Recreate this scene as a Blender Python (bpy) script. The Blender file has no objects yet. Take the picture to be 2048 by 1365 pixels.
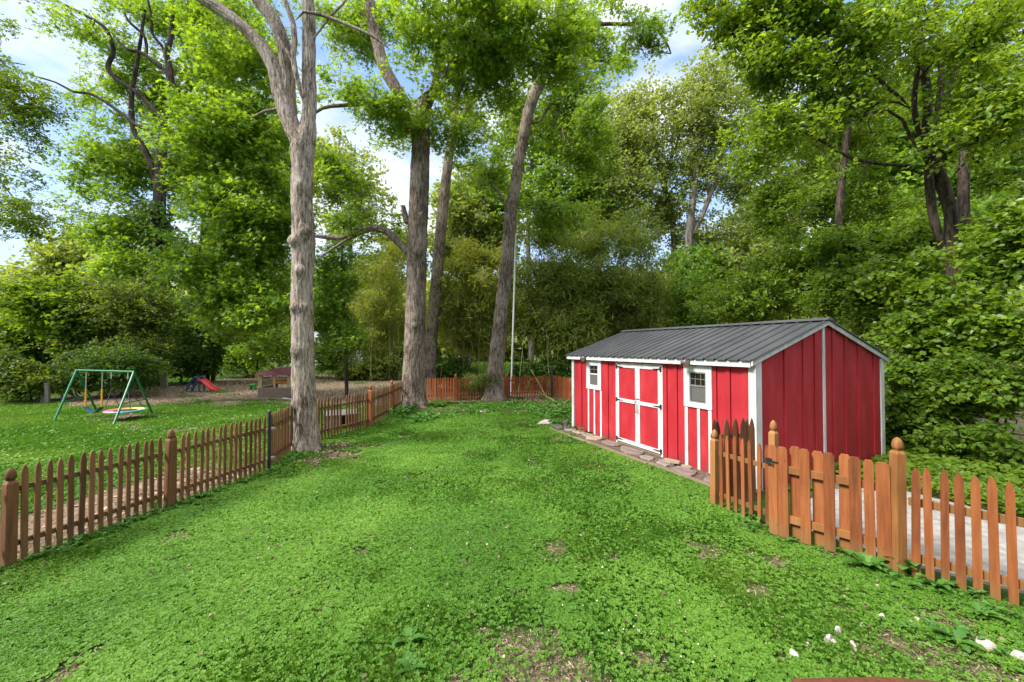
import bpy, math, random
import numpy as np
from mathutils import Vector, Matrix
R = math.radians
rng = np.random.default_rng(7)
random.seed(7)
C = bpy.context.scene.collection

# ------------------------------------------------------------------ camera, sky, sun, exposure
H = 2.35; F = 780.0; PITCH = math.atan(14.5 / 780)
cam = bpy.data.cameras.new('camera'); cam.sensor_width = 36; cam.lens = F / 2048 * 36
cam.clip_end = 2000; cam.clip_start = 0.05
camo = bpy.data.objects.new('camera', cam); C.objects.link(camo)
camo.location = (0, 0, H); camo.rotation_euler = (math.pi / 2 + PITCH, 0, 0)
scn = bpy.context.scene; scn.camera = camo
SUN_AZ = R(246); SUN_EL = R(43)      # azimuth clockwise from +Y : behind the camera, to the left
world = bpy.data.worlds.new('World'); scn.world = world; world.use_nodes = True
wn = world.node_tree.nodes; wl = world.node_tree.links; wn.clear()
sky = wn.new('ShaderNodeTexSky'); sky.sky_type = 'NISHITA'; sky.sun_disc = False
sky.sun_elevation = SUN_EL; sky.sun_rotation = SUN_AZ; sky.air_density = 1.0; sky.dust_density = 0.6; sky.ozone_density = 1.5
tc = wn.new('ShaderNodeTexCoord'); mp = wn.new('ShaderNodeMapping'); mp.inputs['Scale'].default_value = (1.3, 1.3, 3.4)
mp.inputs['Location'].default_value = (0.35, 0.2, 0.0)
nz = wn.new('ShaderNodeTexNoise'); nz.inputs['Scale'].default_value = 1.7; nz.inputs['Detail'].default_value = 7; nz.inputs['Roughness'].default_value = 0.55
cr = wn.new('ShaderNodeValToRGB'); cr.color_ramp.elements[0].position = 0.45; cr.color_ramp.elements[1].position = 0.62
mx = wn.new('ShaderNodeMixRGB'); mx.inputs[2].default_value = (5.0, 5.2, 5.5, 1)
lift = wn.new('ShaderNodeMixRGB'); lift.inputs[0].default_value = 0.45; lift.inputs[2].default_value = (1.9, 3.1, 5.2, 1)
bg = wn.new('ShaderNodeBackground'); bg.inputs['Strength'].default_value = 0.15
wo = wn.new('ShaderNodeOutputWorld')
wl.new(tc.outputs['Generated'], mp.inputs[0]); wl.new(mp.outputs[0], nz.inputs['Vector']); wl.new(nz.outputs['Fac'], cr.inputs[0])
sxz = wn.new('ShaderNodeSeparateXYZ'); wl.new(tc.outputs['Generated'], sxz.inputs[0])
ovh = wn.new('ShaderNodeMapRange'); ovh.inputs[1].default_value = .60; ovh.inputs[2].default_value = .80; wl.new(sxz.outputs['Z'], ovh.inputs[0])
cmx = wn.new('ShaderNodeMath'); cmx.operation = 'MAXIMUM'; wl.new(cr.outputs[0], cmx.inputs[0]); wl.new(ovh.outputs[0], cmx.inputs[1])
ccol = wn.new('ShaderNodeMixRGB'); ccol.inputs[1].default_value = (4.6, 4.75, 5.0, 1); ccol.inputs[2].default_value = (11.0, 11.2, 11.6, 1); wl.new(ovh.outputs[0], ccol.inputs[0]); wl.new(ccol.outputs[0], mx.inputs[2])
hor = wn.new('ShaderNodeMapRange'); hor.inputs[1].default_value = .0; hor.inputs[2].default_value = .42; hor.inputs[3].default_value = .75; hor.inputs[4].default_value = 0; wl.new(sxz.outputs['Z'], hor.inputs[0])
hmx = wn.new('ShaderNodeMixRGB'); hmx.inputs[2].default_value = (3.6, 4.1, 4.9, 1); wl.new(hor.outputs[0], hmx.inputs[0])
wl.new(cmx.outputs[0], mx.inputs[0]); wl.new(sky.outputs[0], lift.inputs[1]); wl.new(lift.outputs[0], hmx.inputs[1]); wl.new(hmx.outputs[0], mx.inputs[1]); wl.new(mx.outputs[0], bg.inputs[0]); wl.new(bg.outputs[0], wo.inputs[0])
sl = bpy.data.lights.new('sun', 'SUN'); sl.energy = 3.4; sl.angle = R(14); sl.color = (1, .97, .92)
so = bpy.data.objects.new('sun', sl); C.objects.link(so)
sd = Vector((math.sin(SUN_AZ) * math.cos(SUN_EL), math.cos(SUN_AZ) * math.cos(SUN_EL), math.sin(SUN_EL)))
so.rotation_euler = sd.to_track_quat('Z', 'Y').to_euler()
scn.view_settings.view_transform = 'Standard'; scn.view_settings.look = 'None'; scn.view_settings.gamma = 1
scn.view_settings.exposure = 0.88
cy = scn.cycles; cy.max_bounces = 10; cy.diffuse_bounces = 7; cy.glossy_bounces = 2; cy.transmission_bounces = 7
cy.transparent_max_bounces = 8; cy.use_denoising = True; cy.sample_clamp_indirect = 6
cy.caustics_reflective = False; cy.caustics_refractive = False

# ------------------------------------------------------------------ picking points of the place
cp, sp_ = math.cos(PITCH), math.sin(PITCH)
def P(px, py, Y):
    """world point at distance Y (metres ahead) seen at a pixel of the 2048 px photograph"""
    v = -(py - 682.5) / F; a = (px - 1024) / F
    dy = cp - v * sp_; dz = sp_ + v * cp
    k = Y / dy
    return np.array([a * k, Y, H + dz * k])
def G(px, py, z=0.0):
    v = -(py - 682.5) / F; a = (px - 1024) / F
    dy = cp - v * sp_; dz = sp_ + v * cp
    k = (z - H) / dz
    return np.array([a * k, dy * k, z])

# ------------------------------------------------------------------ noise
_T = np.random.default_rng(3).random((256, 256))
def vn(x, y, s=1.0, o=0):
    x = np.asarray(x, float) * s + 37.3 + o * 17.7; y = np.asarray(y, float) * s + 11.9 + o * 5.3
    xi = np.floor(x).astype(int); yi = np.floor(y).astype(int); fx = x - xi; fy = y - yi
    fx = fx * fx * (3 - 2 * fx); fy = fy * fy * (3 - 2 * fy)
    a = _T[xi % 256, yi % 256]; b = _T[(xi + 1) % 256, yi % 256]; c = _T[xi % 256, (yi + 1) % 256]; d = _T[(xi + 1) % 256, (yi + 1) % 256]
    return (a * (1 - fx) + b * fx) * (1 - fy) + (c * (1 - fx) + d * fx) * fy
def fbm(x, y, s=1.0, n=4, o=0):
    t = 0; a = .5; w = 0
    for i in range(n):
        t = t + a * vn(x, y, s * 2 ** i, o + i * 3); w += a; a *= .55
    return t / w
def sstep(a, b, x):
    t = np.clip((x - a) / (b - a), 0, 1); return t * t * (3 - 2 * t)

# ------------------------------------------------------------------ objects, tags, mesh building
def tag(o, label=None, cat=None, group=None, kind=None):
    if label: o['label'] = label
    if cat: o['category'] = cat
    if group: o['group'] = group
    if kind: o['kind'] = kind
    return o
def empty(name, loc=(0, 0, 0), rz=0.0, label=None, cat=None, group=None):
    o = bpy.data.objects.new(name, None); C.objects.link(o); o.location = [float(q) for q in loc]; o.rotation_euler = (0, 0, rz)
    o.empty_display_size = .1
    return tag(o, label, cat, group)
class MB:
    """collects simple solids; build() links them as one mesh object"""
    def __init__(s): s.v = []; s.f = []; s.sm = []
    def add(s, vs, fs, smooth=False):
        n = len(s.v); s.v += [tuple(float(c) for c in p) for p in vs]; s.f += [tuple(i + n for i in f) for f in fs]; s.sm += [smooth] * len(fs); return s
    def box(s, x0, x1, y0, y1, z0, z1):
        return s.add([(x0, y0, z0), (x1, y0, z0), (x1, y1, z0), (x0, y1, z0), (x0, y0, z1), (x1, y0, z1), (x1, y1, z1), (x0, y1, z1)],
                     [(0, 3, 2, 1), (4, 5, 6, 7), (0, 1, 5, 4), (1, 2, 6, 5), (2, 3, 7, 6), (3, 0, 4, 7)])
    def bar(s, a, b, w, t, up=(0, 0, 1)):
        """square bar from a to b, w wide across, t thick along up"""
        a = np.array(a, float); b = np.array(b, float); d = b - a; d /= np.linalg.norm(d)
        u = np.array(up, float); x = np.cross(d, u); x /= np.linalg.norm(x); u = np.cross(x, d)
        vs = [p + i * x * w / 2 + j * u * t / 2 for p in (a, b) for i, j in ((-1, -1), (1, -1), (1, 1), (-1, 1))]
        return s.add(vs, [(0, 3, 2, 1)[::-1], (4, 5, 6, 7)[::-1], (0, 1, 5, 4)[::-1], (1, 2, 6, 5)[::-1], (2, 3, 7, 6)[::-1], (3, 0, 4, 7)[::-1]])
    def prism(s, poly, z0, z1):
        """poly in xy extruded in z"""
        n = len(poly)
        vs = [(x, y, z0) for x, y in poly] + [(x, y, z1) for x, y in poly]
        return s.add(vs, [tuple(range(n))[::-1], tuple(range(n, 2 * n))] + [(i, (i + 1) % n, n + (i + 1) % n, n + i) for i in range(n)])
    def slab(s, poly, y0, y1):
        """poly in xz extruded in y"""
        n = len(poly)
        vs = [(x, y0, z) for x, z in poly] + [(x, y1, z) for x, z in poly]
        return s.add(vs, [tuple(range(n)), tuple(range(n, 2 * n))[::-1]] + [((i + 1) % n, i, n + i, n + (i + 1) % n) for i in range(n)])
    def tube(s, pts, rad, n=8, cap=True, smooth=True):
        pts = [np.array(p, float) for p in pts]; m = len(pts)
        if np.isscalar(rad): rad = [rad] * m
        rings = []; ref = np.array([0.13, 0.97, 0.21])
        for i in range(m):
            d = pts[min(i + 1, m - 1)] - pts[max(i - 1, 0)]; d /= (np.linalg.norm(d) + 1e-9)
            x = np.cross(d, ref); 
            if np.linalg.norm(x) < .2: x = np.cross(d, (1, 0, 0))
            x /= np.linalg.norm(x); y = np.cross(d, x)
            rings.append([pts[i] + rad[i] * (math.cos(2 * math.pi * k / n) * x + math.sin(2 * math.pi * k / n) * y) for k in range(n)])
        vs = [p for r in rings for p in r]
        fs = [(i * n + k, i * n + (k + 1) % n, (i + 1) * n + (k + 1) % n, (i + 1) * n + k) for i in range(m - 1) for k in range(n)]
        s.add(vs, fs, smooth)
        if cap: s.add(rings[0], [tuple(range(n))[::-1]]); s.add(rings[-1], [tuple(range(n))])
        return s
    def lathe(s, prof, cx=0, cy=0, n=14, smooth=True, sq=0.0):
        """prof: (r,z) list; sq 0..1 squares the section"""
        vs = []
        for r, z in prof:
            for k in range(n):
                a = 2 * math.pi * k / n + math.pi / 4
                q = 1 / max(abs(math.cos(a)), abs(math.sin(a)))
                rr = r * (1 + sq * (q - 1)); vs.append((cx + rr * math.cos(a), cy + rr * math.sin(a), z))
        m = len(prof)
        s.add(vs, [(i * n + k, i * n + (k + 1) % n, (i + 1) * n + (k + 1) % n, (i + 1) * n + k) for i in range(m - 1) for k in range(n)], smooth)
        s.add(vs[:n], [tuple(range(n))[::-1]]); s.add(vs[-n:], [tuple(range(n))]); return s
    def mesh(s, name):
        me = bpy.data.meshes.new(name); me.from_pydata(s.v, [], s.f)
        me.polygons.foreach_set('use_smooth', s.sm); me.update(); return me
    def build(s, name, mat, parent=None, bevel=0.0):
        return link(name, s.mesh(name), mat, parent, bevel)
def link(name, me, mat, parent=None, bevel=0.0):
    o = bpy.data.objects.new(name, me); C.objects.link(o)
    if mat and not me.materials: me.materials.append(mat)
    if parent: o.parent = parent
    if bevel:
        b = o.modifiers.new('bevel', 'BEVEL'); b.width = bevel; b.segments = 2; b.limit_method = 'ANGLE'; b.angle_limit = R(40)
    return o
def npmesh(name, V, loops, sizes, mat, parent=None, tone=None, smooth=False):
    me = bpy.data.meshes.new(name); V = np.ascontiguousarray(V, np.float32); loops = np.ascontiguousarray(loops, np.int32)
    me.vertices.add(len(V)); me.vertices.foreach_set('co', V.ravel())
    me.loops.add(len(loops)); me.loops.foreach_set('vertex_index', loops)
    sizes = np.asarray(sizes, np.int32); me.polygons.add(len(sizes))
    st = np.concatenate([[0], np.cumsum(sizes)[:-1]]).astype(np.int32)
    me.polygons.foreach_set('loop_start', st); me.polygons.foreach_set('loop_total', sizes)
    me.polygons.foreach_set('use_smooth', np.full(len(sizes), smooth))
    if tone is not None:
        a = me.attributes.new('tone', 'FLOAT', 'POINT'); a.data.foreach_set('value', np.ascontiguousarray(tone, np.float32))
    me.update(calc_edges=True)
    return link(name, me, mat, parent)

# ------------------------------------------------------------------ materials
def nmat(name):
    m = bpy.data.materials.new(name); m.use_nodes = True; nt = m.node_tree
    b = nt.nodes['Principled BSDF']; return m, nt.nodes, nt.links, b
def ramp(n, stops):
    r = n.new('ShaderNodeValToRGB'); e = r.color_ramp.elements
    while len(e) < len(stops): e.new(.5)
    for i, (p, c) in enumerate(stops): e[i].position = p; e[i].color = (*c, 1)
    return r
def noise(n, l, scale, detail=4, vec=None, sc=(1, 1, 1), rough=.55):
    t = n.new('ShaderNodeTexCoord'); mpp = n.new('ShaderNodeMapping'); mpp.inputs['Scale'].default_value = sc
    l.new(vec if vec else t.outputs['Object'], mpp.inputs[0])
    q = n.new('ShaderNodeTexNoise'); q.inputs['Scale'].default_value = scale; q.inputs['Detail'].default_value = detail; q.inputs['Roughness'].default_value = rough
    l.new(mpp.outputs[0], q.inputs['Vector']); return q
def bump(n, l, b, src, strength=.4, dist=.01):
    bp = n.new('ShaderNodeBump'); bp.inputs['Strength'].default_value = strength; bp.inputs['Distance'].default_value = dist
    l.new(src, bp.inputs['Height']); l.new(bp.outputs[0], b.inputs['Normal'])
def simple(name, c1, c2, scale=6, rough=.6, bs=.2, bd=.004, sc=(1, 1, 1), detail=5, metal=0, spec=.5):
    m, n, l, b = nmat(name); q = noise(n, l, scale, detail, sc=sc)
    r = ramp(n, [(.3, c1), (.7, c2)]); l.new(q.outputs['Fac'], r.inputs[0]); l.new(r.outputs[0], b.inputs['Base Color'])
    b.inputs['Roughness'].default_value = rough; b.inputs['Metallic'].default_value = metal; b.inputs['Specular IOR Level'].default_value = spec
    if bs: bump(n, l, b, q.outputs['Fac'], bs, bd)
    return m
def wood(name, c1, c2, c3, rough=.7, dirt=(.16, .17, .06), dz=.25):
    """stained timber with grain along object z, a shade of its own for each board, greenish weathering near the foot"""
    m, n, l, b = nmat(name)
    oi = n.new('ShaderNodeObjectInfo'); t = n.new('ShaderNodeTexCoord')
    ad = n.new('ShaderNodeVectorMath'); ad.operation = 'ADD'; l.new(t.outputs['Object'], ad.inputs[0])
    sc = n.new('ShaderNodeMath'); sc.operation = 'MULTIPLY'; sc.inputs[1].default_value = 37; l.new(oi.outputs['Random'], sc.inputs[0]); l.new(sc.outputs[0], ad.inputs[1])
    q = noise(n, l, 40, 5, vec=ad.outputs[0], sc=(1, 1, .06)); q2 = noise(n, l, 4, 4, vec=ad.outputs[0], sc=(1, 1, .5))
    r = ramp(n, [(.3, c1), (.5, c2), (.72, c3)])
    mxx = n.new('ShaderNodeMath'); mxx.operation = 'MULTIPLY_ADD'; mxx.inputs[1].default_value = .45; mxx.inputs[2].default_value = .0; l.new(q.outputs['Fac'], mxx.inputs[0])
    m2 = n.new('ShaderNodeMath'); m2.operation = 'MULTIPLY_ADD'; m2.inputs[1].default_value = .35; l.new(q2.outputs['Fac'], m2.inputs[0]); l.new(mxx.outputs[0], m2.inputs[2])
    m3 = n.new('ShaderNodeMath'); m3.operation = 'MULTIPLY_ADD'; m3.inputs[1].default_value = .28; l.new(oi.outputs['Random'], m3.inputs[0]); l.new(m2.outputs[0], m3.inputs[2])
    l.new(m3.outputs[0], r.inputs[0])
    # knots
    vo = n.new('ShaderNodeTexVoronoi'); vo.inputs['Scale'].default_value = 7; mpv = n.new('ShaderNodeMapping'); mpv.inputs['Scale'].default_value = (1.4, 1.4, .7); l.new(ad.outputs[0], mpv.inputs[0]); l.new(mpv.outputs[0], vo.inputs['Vector'])
    kr = ramp(n, [(.035, (.35, .35, .35)), (.085, (1, 1, 1))]); l.new(vo.outputs['Distance'], kr.inputs[0])
    mk = n.new('ShaderNodeMixRGB'); mk.blend_type = 'MULTIPLY'; mk.inputs[0].default_value = .8; l.new(r.outputs[0], mk.inputs[1]); l.new(kr.outputs[0], mk.inputs[2])
    # algae
    sx = n.new('ShaderNodeSeparateXYZ'); l.new(t.outputs['Object'], sx.inputs[0])
    al = n.new('ShaderNodeMapRange'); al.inputs[1].default_value = .0; al.inputs[2].default_value = dz; al.inputs[3].default_value = .75; al.inputs[4].default_value = 0; l.new(sx.outputs['Z'], al.inputs[0])
    am = n.new('ShaderNodeMath'); am.operation = 'MULTIPLY'; l.new(al.outputs[0], am.inputs[0]); l.new(q2.outputs['Fac'], am.inputs[1])
    ma = n.new('ShaderNodeMixRGB'); l.new(am.outputs[0], ma.inputs[0]); l.new(mk.outputs[0], ma.inputs[1]); ma.inputs[2].default_value = (*dirt, 1)
    l.new(ma.outputs[0], b.inputs['Base Color']); b.inputs['Roughness'].default_value = rough; b.inputs['Specular IOR Level'].default_value = .3
    bump(n, l, b, q.outputs['Fac'], .5, .003); return m
def leafmat(name, cols, trans=.35, gloss=.35, rough=.45, tcol=None):
    """cols: three leaf colours picked by the per-leaf tone"""
    m, n, l, b = nmat(name); at = n.new('ShaderNodeAttribute'); at.attribute_name = 'tone'
    r = ramp(n, [(0, cols[0]), (.5, cols[1]), (1, cols[2])]); l.new(at.outputs['Fac'], r.inputs[0])
    l.new(r.outputs[0], b.inputs['Base Color']); b.inputs['Roughness'].default_value = rough; b.inputs['Specular IOR Level'].default_value = gloss
    tr = n.new('ShaderNodeBsdfTranslucent'); g = n.new('ShaderNodeMixRGB'); g.blend_type = 'MULTIPLY'; g.inputs[0].default_value = 1
    g.inputs[2].default_value = (*(tcol or (2.1, 1.75, .5)), 1); l.new(r.outputs[0], g.inputs[1]); l.new(g.outputs[0], tr.inputs[0])
    ms = n.new('ShaderNodeMixShader'); ms.inputs[0].default_value = trans; l.new(b.outputs[0], ms.inputs[1]); l.new(tr.outputs[0], ms.inputs[2])
    l.new(ms.outputs[0], n['Material Output'].inputs['Surface']); return m
def barkmat(name, c1, c2, c3, scale=9, bd=.03):
    m, n, l, b = nmat(name); q = noise(n, l, scale, 8, sc=(1, 1, .16), rough=.68); q2 = noise(n, l, 1.3, 3)
    q3 = noise(n, l, scale * 2.6, 4, sc=(1, 1, .22))
    mm = n.new('ShaderNodeMath'); mm.operation = 'MULTIPLY_ADD'; mm.inputs[1].default_value = .35; l.new(q2.outputs['Fac'], mm.inputs[0]); 
    m4 = n.new('ShaderNodeMath'); m4.operation = 'MULTIPLY_ADD'; m4.inputs[1].default_value = .35; m4.inputs[2].default_value = -.02; l.new(q3.outputs['Fac'], m4.inputs[0])
    m5 = n.new('ShaderNodeMath'); m5.operation = 'MULTIPLY_ADD'; m5.inputs[1].default_value = .7; l.new(q.outputs['Fac'], m5.inputs[0]); l.new(m4.outputs[0], m5.inputs[2])
    l.new(m5.outputs[0], mm.inputs[2])
    r = ramp(n, [(.575, c1), (.67, c2), (.77, c3)]); l.new(mm.outputs[0], r.inputs[0]); l.new(r.outputs[0], b.inputs['Base Color'])
    b.inputs['Roughness'].default_value = .9; b.inputs['Specular IOR Level'].default_value = .15; bump(n, l, b, m5.outputs[0], 1.0, bd); return m

M = {}
M['bark_light'] = barkmat('bark_light', (.09, .064, .046), (.28, .222, .17), (.48, .40, .325), 24, .04)
M['bark_mid'] = barkmat('bark_mid', (.055, .038, .028), (.19, .14, .105), (.36, .285, .225), 20, .05)
M['bark_dark'] = barkmat('bark_dark', (.018, .013, .010), (.055, .040, .029), (.11, .085, .066), 12, .02)
M['bark_far'] = barkmat('bark_far', (.06, .05, .04), (.14, .12, .10), (.24, .21, .18), 6, .02)
M['leaf_maple'] = leafmat('leaf_maple', [(.082, .165, .016), (.145, .27, .026), (.25, .39, .045)], .52, .4)
M['leaf_deep'] = leafmat('leaf_deep', [(.04, .10, .012), (.075, .16, .018), (.13, .23, .028)], .42, .4)
M['leaf_pale'] = leafmat('leaf_pale', [(.14, .20, .05), (.22, .30, .08), (.32, .40, .13)], .48, .35)
M['leaf_fresh'] = leafmat('leaf_fresh', [(.09, .17, .014), (.165, .28, .022), (.28, .40, .04)], .5, .5, .38)
M['leaf_broad'] = leafmat('leaf_broad', [(.065, .135, .012), (.125, .22, .018), (.21, .32, .03)], .48, .28, .5)
M['leaf_bamboo'] = leafmat('leaf_bamboo', [(.125, .18, .03), (.22, .28, .05), (.35, .39, .10)], .5, .35)
M['leaf_bamboo_dark'] = leafmat('leaf_bamboo_dark', [(.085, .14, .022), (.155, .23, .038), (.26, .33, .075)], .5, .35)
M['leaf_bush'] = leafmat('leaf_bush', [(.06, .11, .014), (.11, .175, .02), (.20, .27, .04)], .42, .4)
M['grass'] = leafmat('grass', [(.055, .15, .014), (.105, .245, .022), (.21, .32, .05)], .42, .25, .55, (1.3, 1.3, .5))
M['clover'] = leafmat('clover', [(.070, .180, .016), (.125, .275, .026), (.20, .355, .045)], .4, .3, .5, (1.3, 1.3, .5))
M['weed'] = leafmat('weed', [(.045, .14, .02), (.08, .21, .03), (.13, .28, .05)], .32, .35, .5, (1.3, 1.3, .5))
M['dry'] = leafmat('dry', [(.10, .05, .032), (.27, .19, .125), (.48, .39, .28)], .1, .1, .8, (1, 1, 1))
M['cane'] = simple('cane', (.16, .17, .05), (.34, .32, .12), 3, .5, 0)
M['orange_wood'] = wood('orange_wood', (.12, .036, .011), (.25, .073, .021), (.38, .13, .040))
M['post_wood'] = wood('post_wood', (.16, .062, .018), (.28, .115, .034), (.41, .19, .065))
M['brown_wood'] = wood('brown_wood', (.068, .030, .014), (.145, .062, .026), (.24, .115, .05))
M['back_wood'] = wood('back_wood', (.15, .04, .013), (.26, .07, .019), (.36, .11, .03))
M['dark_wood'] = wood('dark_wood', (.05, .02, .010), (.10, .04, .017), (.17, .07, .028))
M['grey_wood'] = wood('grey_wood', (.14, .12, .10), (.25, .22, .18), (.36, .32, .27))
M['timber'] = wood('timber', (.10, .07, .045), (.19, .14, .095), (.30, .23, .17))
M['black_metal'] = simple('black_metal', (.012, .012, .012), (.03, .03, .03), 30, .4, .05)
M['steel'] = simple('steel', (.35, .35, .36), (.6, .6, .62), 30, .4, .05, metal=.8)
M['green_metal'] = simple('green_metal', (.005, .13, .045), (.010, .20, .07), 12, .3, .03)
M['rust'] = simple('rust', (.05, .03, .02), (.16, .11, .08), 40, .7, .3)
M['white_far'] = simple('white_far', (.62, .62, .62), (.75, .75, .76), 2, .6, 0)
M['roof_far'] = simple('roof_far', (.22, .21, .21), (.33, .32, .32), 5, .8, 0)
M['chain'] = simple('chain', (.55, .55, .55), (.75, .75, .75), 30, .35, 0, metal=.6)
M['yellow'] = simple('yellow', (.75, .33, .01), (.85, .42, .02), 12, .4, 0)
M['rope'] = simple('rope', (.015, .015, .015), (.03, .03, .03), 12, .7, 0)
M['slide_red'] = simple('slide_red', (.62, .045, .05), (.75, .08, .08), 5, .35, 0)
M['slide_blue'] = simple('slide_blue', (.04, .11, .24), (.07, .16, .32), 5, .4, 0)
M['seat_blue'] = simple('seat_blue', (.03, .09, .14), (.05, .14, .2), 5, .4, 0)
M['tan'] = simple('tan', (.42, .28, .13), (.55, .38, .19), 5, .5, .1)
M['brown_plastic'] = simple('brown_plastic', (.17, .115, .08), (.27, .19, .135), 9, .6, .2)
M['maroon'] = simple('maroon', (.19, .035, .045), (.30, .06, .075), 6, .5, .1)
M['orange_plastic'] = simple('orange_plastic', (.75, .2, .02), (.85, .28, .03), 4, .4, 0)
M['green_plastic'] = simple('green_plastic', (.02, .25, .05), (.04, .35, .08), 4, .4, 0)

# ------------------------------------------------------------------ where grass grows: fields shared by ground, grass and clover
FL = [(-5.66, 3.2), (-5.4, 4.24), (-5.02, 5.71), (-4.64, 7.46), (-4.95, 9.5), (-4.95, 9.9), (-4.22, 11.63), (-4.3, 14.0), (-4.4, 16.6), (-4.0, 17.45)]
fly = np.array([p[1] for p in FL]); flx = np.array([p[0] for p in FL])
def leftd(x, y): return np.interp(y, fly, flx) - x           # > 0 on the neighbour's side of the fence
BARE = [(-4.0, 8.75, 1.0), (-4.5, 8.1, .35), (-3.1, 14.7, 1.1), (-1.9, 15.1, .7), (.1, 2.86, .38), (.42, 2.75, .25), (.95, 2.95, .16), (3.2, 2.95, .45), (3.7, 3.2, .35), (.52, 3.8, .13), (.50, 4.55, .15), (.92, 5.45, .17), (-.54, 4.28, .14), (.42, 7.5, .28), (.62, 6.9, .16), (-.4, 2.7, .18),
        (1.17, 7.87, .25), (2.2, 4.6, .18), (2.45, 7.6, .38), (1.9, 8.8, .3), (1.2, 10.2, .4), (-.9, 11.6, .3), (.3, 12.4, .35), (1.4, 13.2, .7), (.2, 14.8, .9), (1.8, 15.6, 1.1), (-1.7, 3.55, .12), (-3.0, 6.0, .12), (-1.2, 9.2, .2), (-2.1, 12.0, .3), (2.9, 4.3, .2), (2.35, 3.75, .12), (-2.9, 10.2, .3),
        (-9.4, 11.2, .5), (-11.0, 11.6, .4), (-13.4, 13.4, .9), (-7.6, 9.5, .3), (-12.2, 12.4, .5)]
def barefield(x, y):
    """0 = closed turf, 1 = bare soil"""
    b = np.zeros_like(np.asarray(x, float)); n1 = fbm(x, y, 2.2, 4, 1); n2 = fbm(x, y, .55, 3, 5); n3 = fbm(x, y, 7., 3, 8)
    for bx, by, br in BARE:
        d = np.hypot(x - bx, (y - by)); b = np.maximum(b, (.74 if br < .6 else .95) * sstep(1.45, .1, d / br + (n1 - .5) * 2.2 + (n3 - .5) * 1.8))
    d = leftd(x, y)
    s = sstep(.15, -.25, np.abs(d - .85 - .35 * (n2 - .5)) - 1.0) * sstep(8.3, 7.4, y + (n1 - .5) * 2) * sstep(.02, .1, d)
    b = np.maximum(b, s * sstep(.18, .42, n1 + .12))
    far = sstep(15.6, 16.6, y + (n2 - .5) * 2.4) * sstep(-.6, .2, d) * sstep(-24, -20, x) * (y < 34)
    b = np.maximum(b, far * sstep(.22, .5, n2 + .28 * (n1 - .5) + .12))
    back = sstep(15.6, 17.6, y + (n1 - .5) * 1.5) * (d < 0) * (y < 34) * (x > -5)
    b = np.maximum(b, back * sstep(.3, .55, n1 + .1))
    rt = sstep(4.6, 5.6, x) * sstep(5.5, 6.5, y); b = np.maximum(b, rt * .8)
    b = np.maximum(b, sstep(.64, .80, n1) * .7 * (y < 34))
    return np.clip(b, 0, 1)
def grassy(x, y):
    """share of grass blades against clover"""
    g = sstep(.42, .62, fbm(x, y, .75, 4, 21))
    tr = np.exp(-((x - .95 - .1 * (y - 4)) / .85) ** 2) * sstep(8.5, 6.5, y) * .7
    far = sstep(7, 11, y) * .45
    return np.clip(g * .85 + tr * sstep(.3, .55, fbm(x, y, 1.5, 3, 33)) + far + (leftd(x, y) > 0) * .5, 0, 1)
def gh(x, y):
    return (fbm(x, y, .5, 3, 2) - .5) * .05 * sstep(1.5, 3, np.asarray(y, float)) + (fbm(x, y, 3., 2, 3) - .5) * .012

# ------------------------------------------------------------------ ground sheet
def axis(dense0, dense1, step, far):
    a = list(np.arange(dense0, dense1, step)); s = step; q = a[-1]
    while q < far: s *= 1.18; q += s; a.append(q)
    s = step; q = a[0]; pre = []
    while q > -far: s *= 1.18; q -= s; pre.append(q)
    return np.array(pre[::-1] + a)
gx = axis(-12, 8, .07, 500); gy = axis(1.5, 19, .07, 500)
X, Yg = np.meshgrid(gx, gy); nx, ny = len(gx), len(gy)
Z = gh(X, Yg)
bf = barefield(X.ravel(), Yg.ravel())
idx = np.arange(nx * ny).reshape(ny, nx)
q = np.stack([idx[:-1, :-1], idx[:-1, 1:], idx[1:, 1:], idx[1:, :-1]], -1).reshape(-1)
gm, n, l, b = nmat('ground')
at = n.new('ShaderNodeAttribute'); at.attribute_name = 'tone'
q1 = noise(n, l, 9, 8, rough=.7); q2 = noise(n, l, 60, 5, rough=.7); q3 = noise(n, l, 1.6, 4)
soil = ramp(n, [(.30, (.10, .065, .045)), (.46, (.26, .185, .13)), (.66, (.48, .38, .28))]); l.new(q1.outputs['Fac'], soil.inputs[0])
grit = ramp(n, [(.42, (.55, .5, .45)), (.62, (1, 1, 1)), (.72, (1.5, 1.45, 1.35))]); l.new(q2.outputs['Fac'], grit.inputs[0])
sm_ = n.new('ShaderNodeMixRGB'); sm_.blend_type = 'MULTIPLY'; sm_.inputs[0].default_value = 1; l.new(soil.outputs[0], sm_.inputs[1]); l.new(grit.outputs[0], sm_.inputs[2])
tf = ramp(n, [(.32, (.018, .045, .008)), (.5, (.035, .095, .014)), (.70, (.06, .14, .02))]); l.new(q2.outputs['Fac'], tf.inputs[0])
mg = n.new('ShaderNodeMixRGB'); l.new(at.outputs['Fac'], mg.inputs[0]); l.new(tf.outputs[0], mg.inputs[1]); l.new(sm_.outputs[0], mg.inputs[2])
l.new(mg.outputs[0], b.inputs['Base Color']); b.inputs['Roughness'].default_value = .95; b.inputs['Specular IOR Level'].default_value = .1
ad = n.new('ShaderNodeMath'); ad.operation = 'ADD'; l.new(q1.outputs['Fac'], ad.inputs[0]); l.new(q2.outputs['Fac'], ad.inputs[1]); bump(n, l, b, ad.outputs[0], .8, .03)
ground = npmesh('ground', np.stack([X, Yg, Z], -1).reshape(-1, 3), q, np.full(len(q) // 4, 4), gm, tone=bf, smooth=True)
tag(ground, kind='structure')

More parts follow.
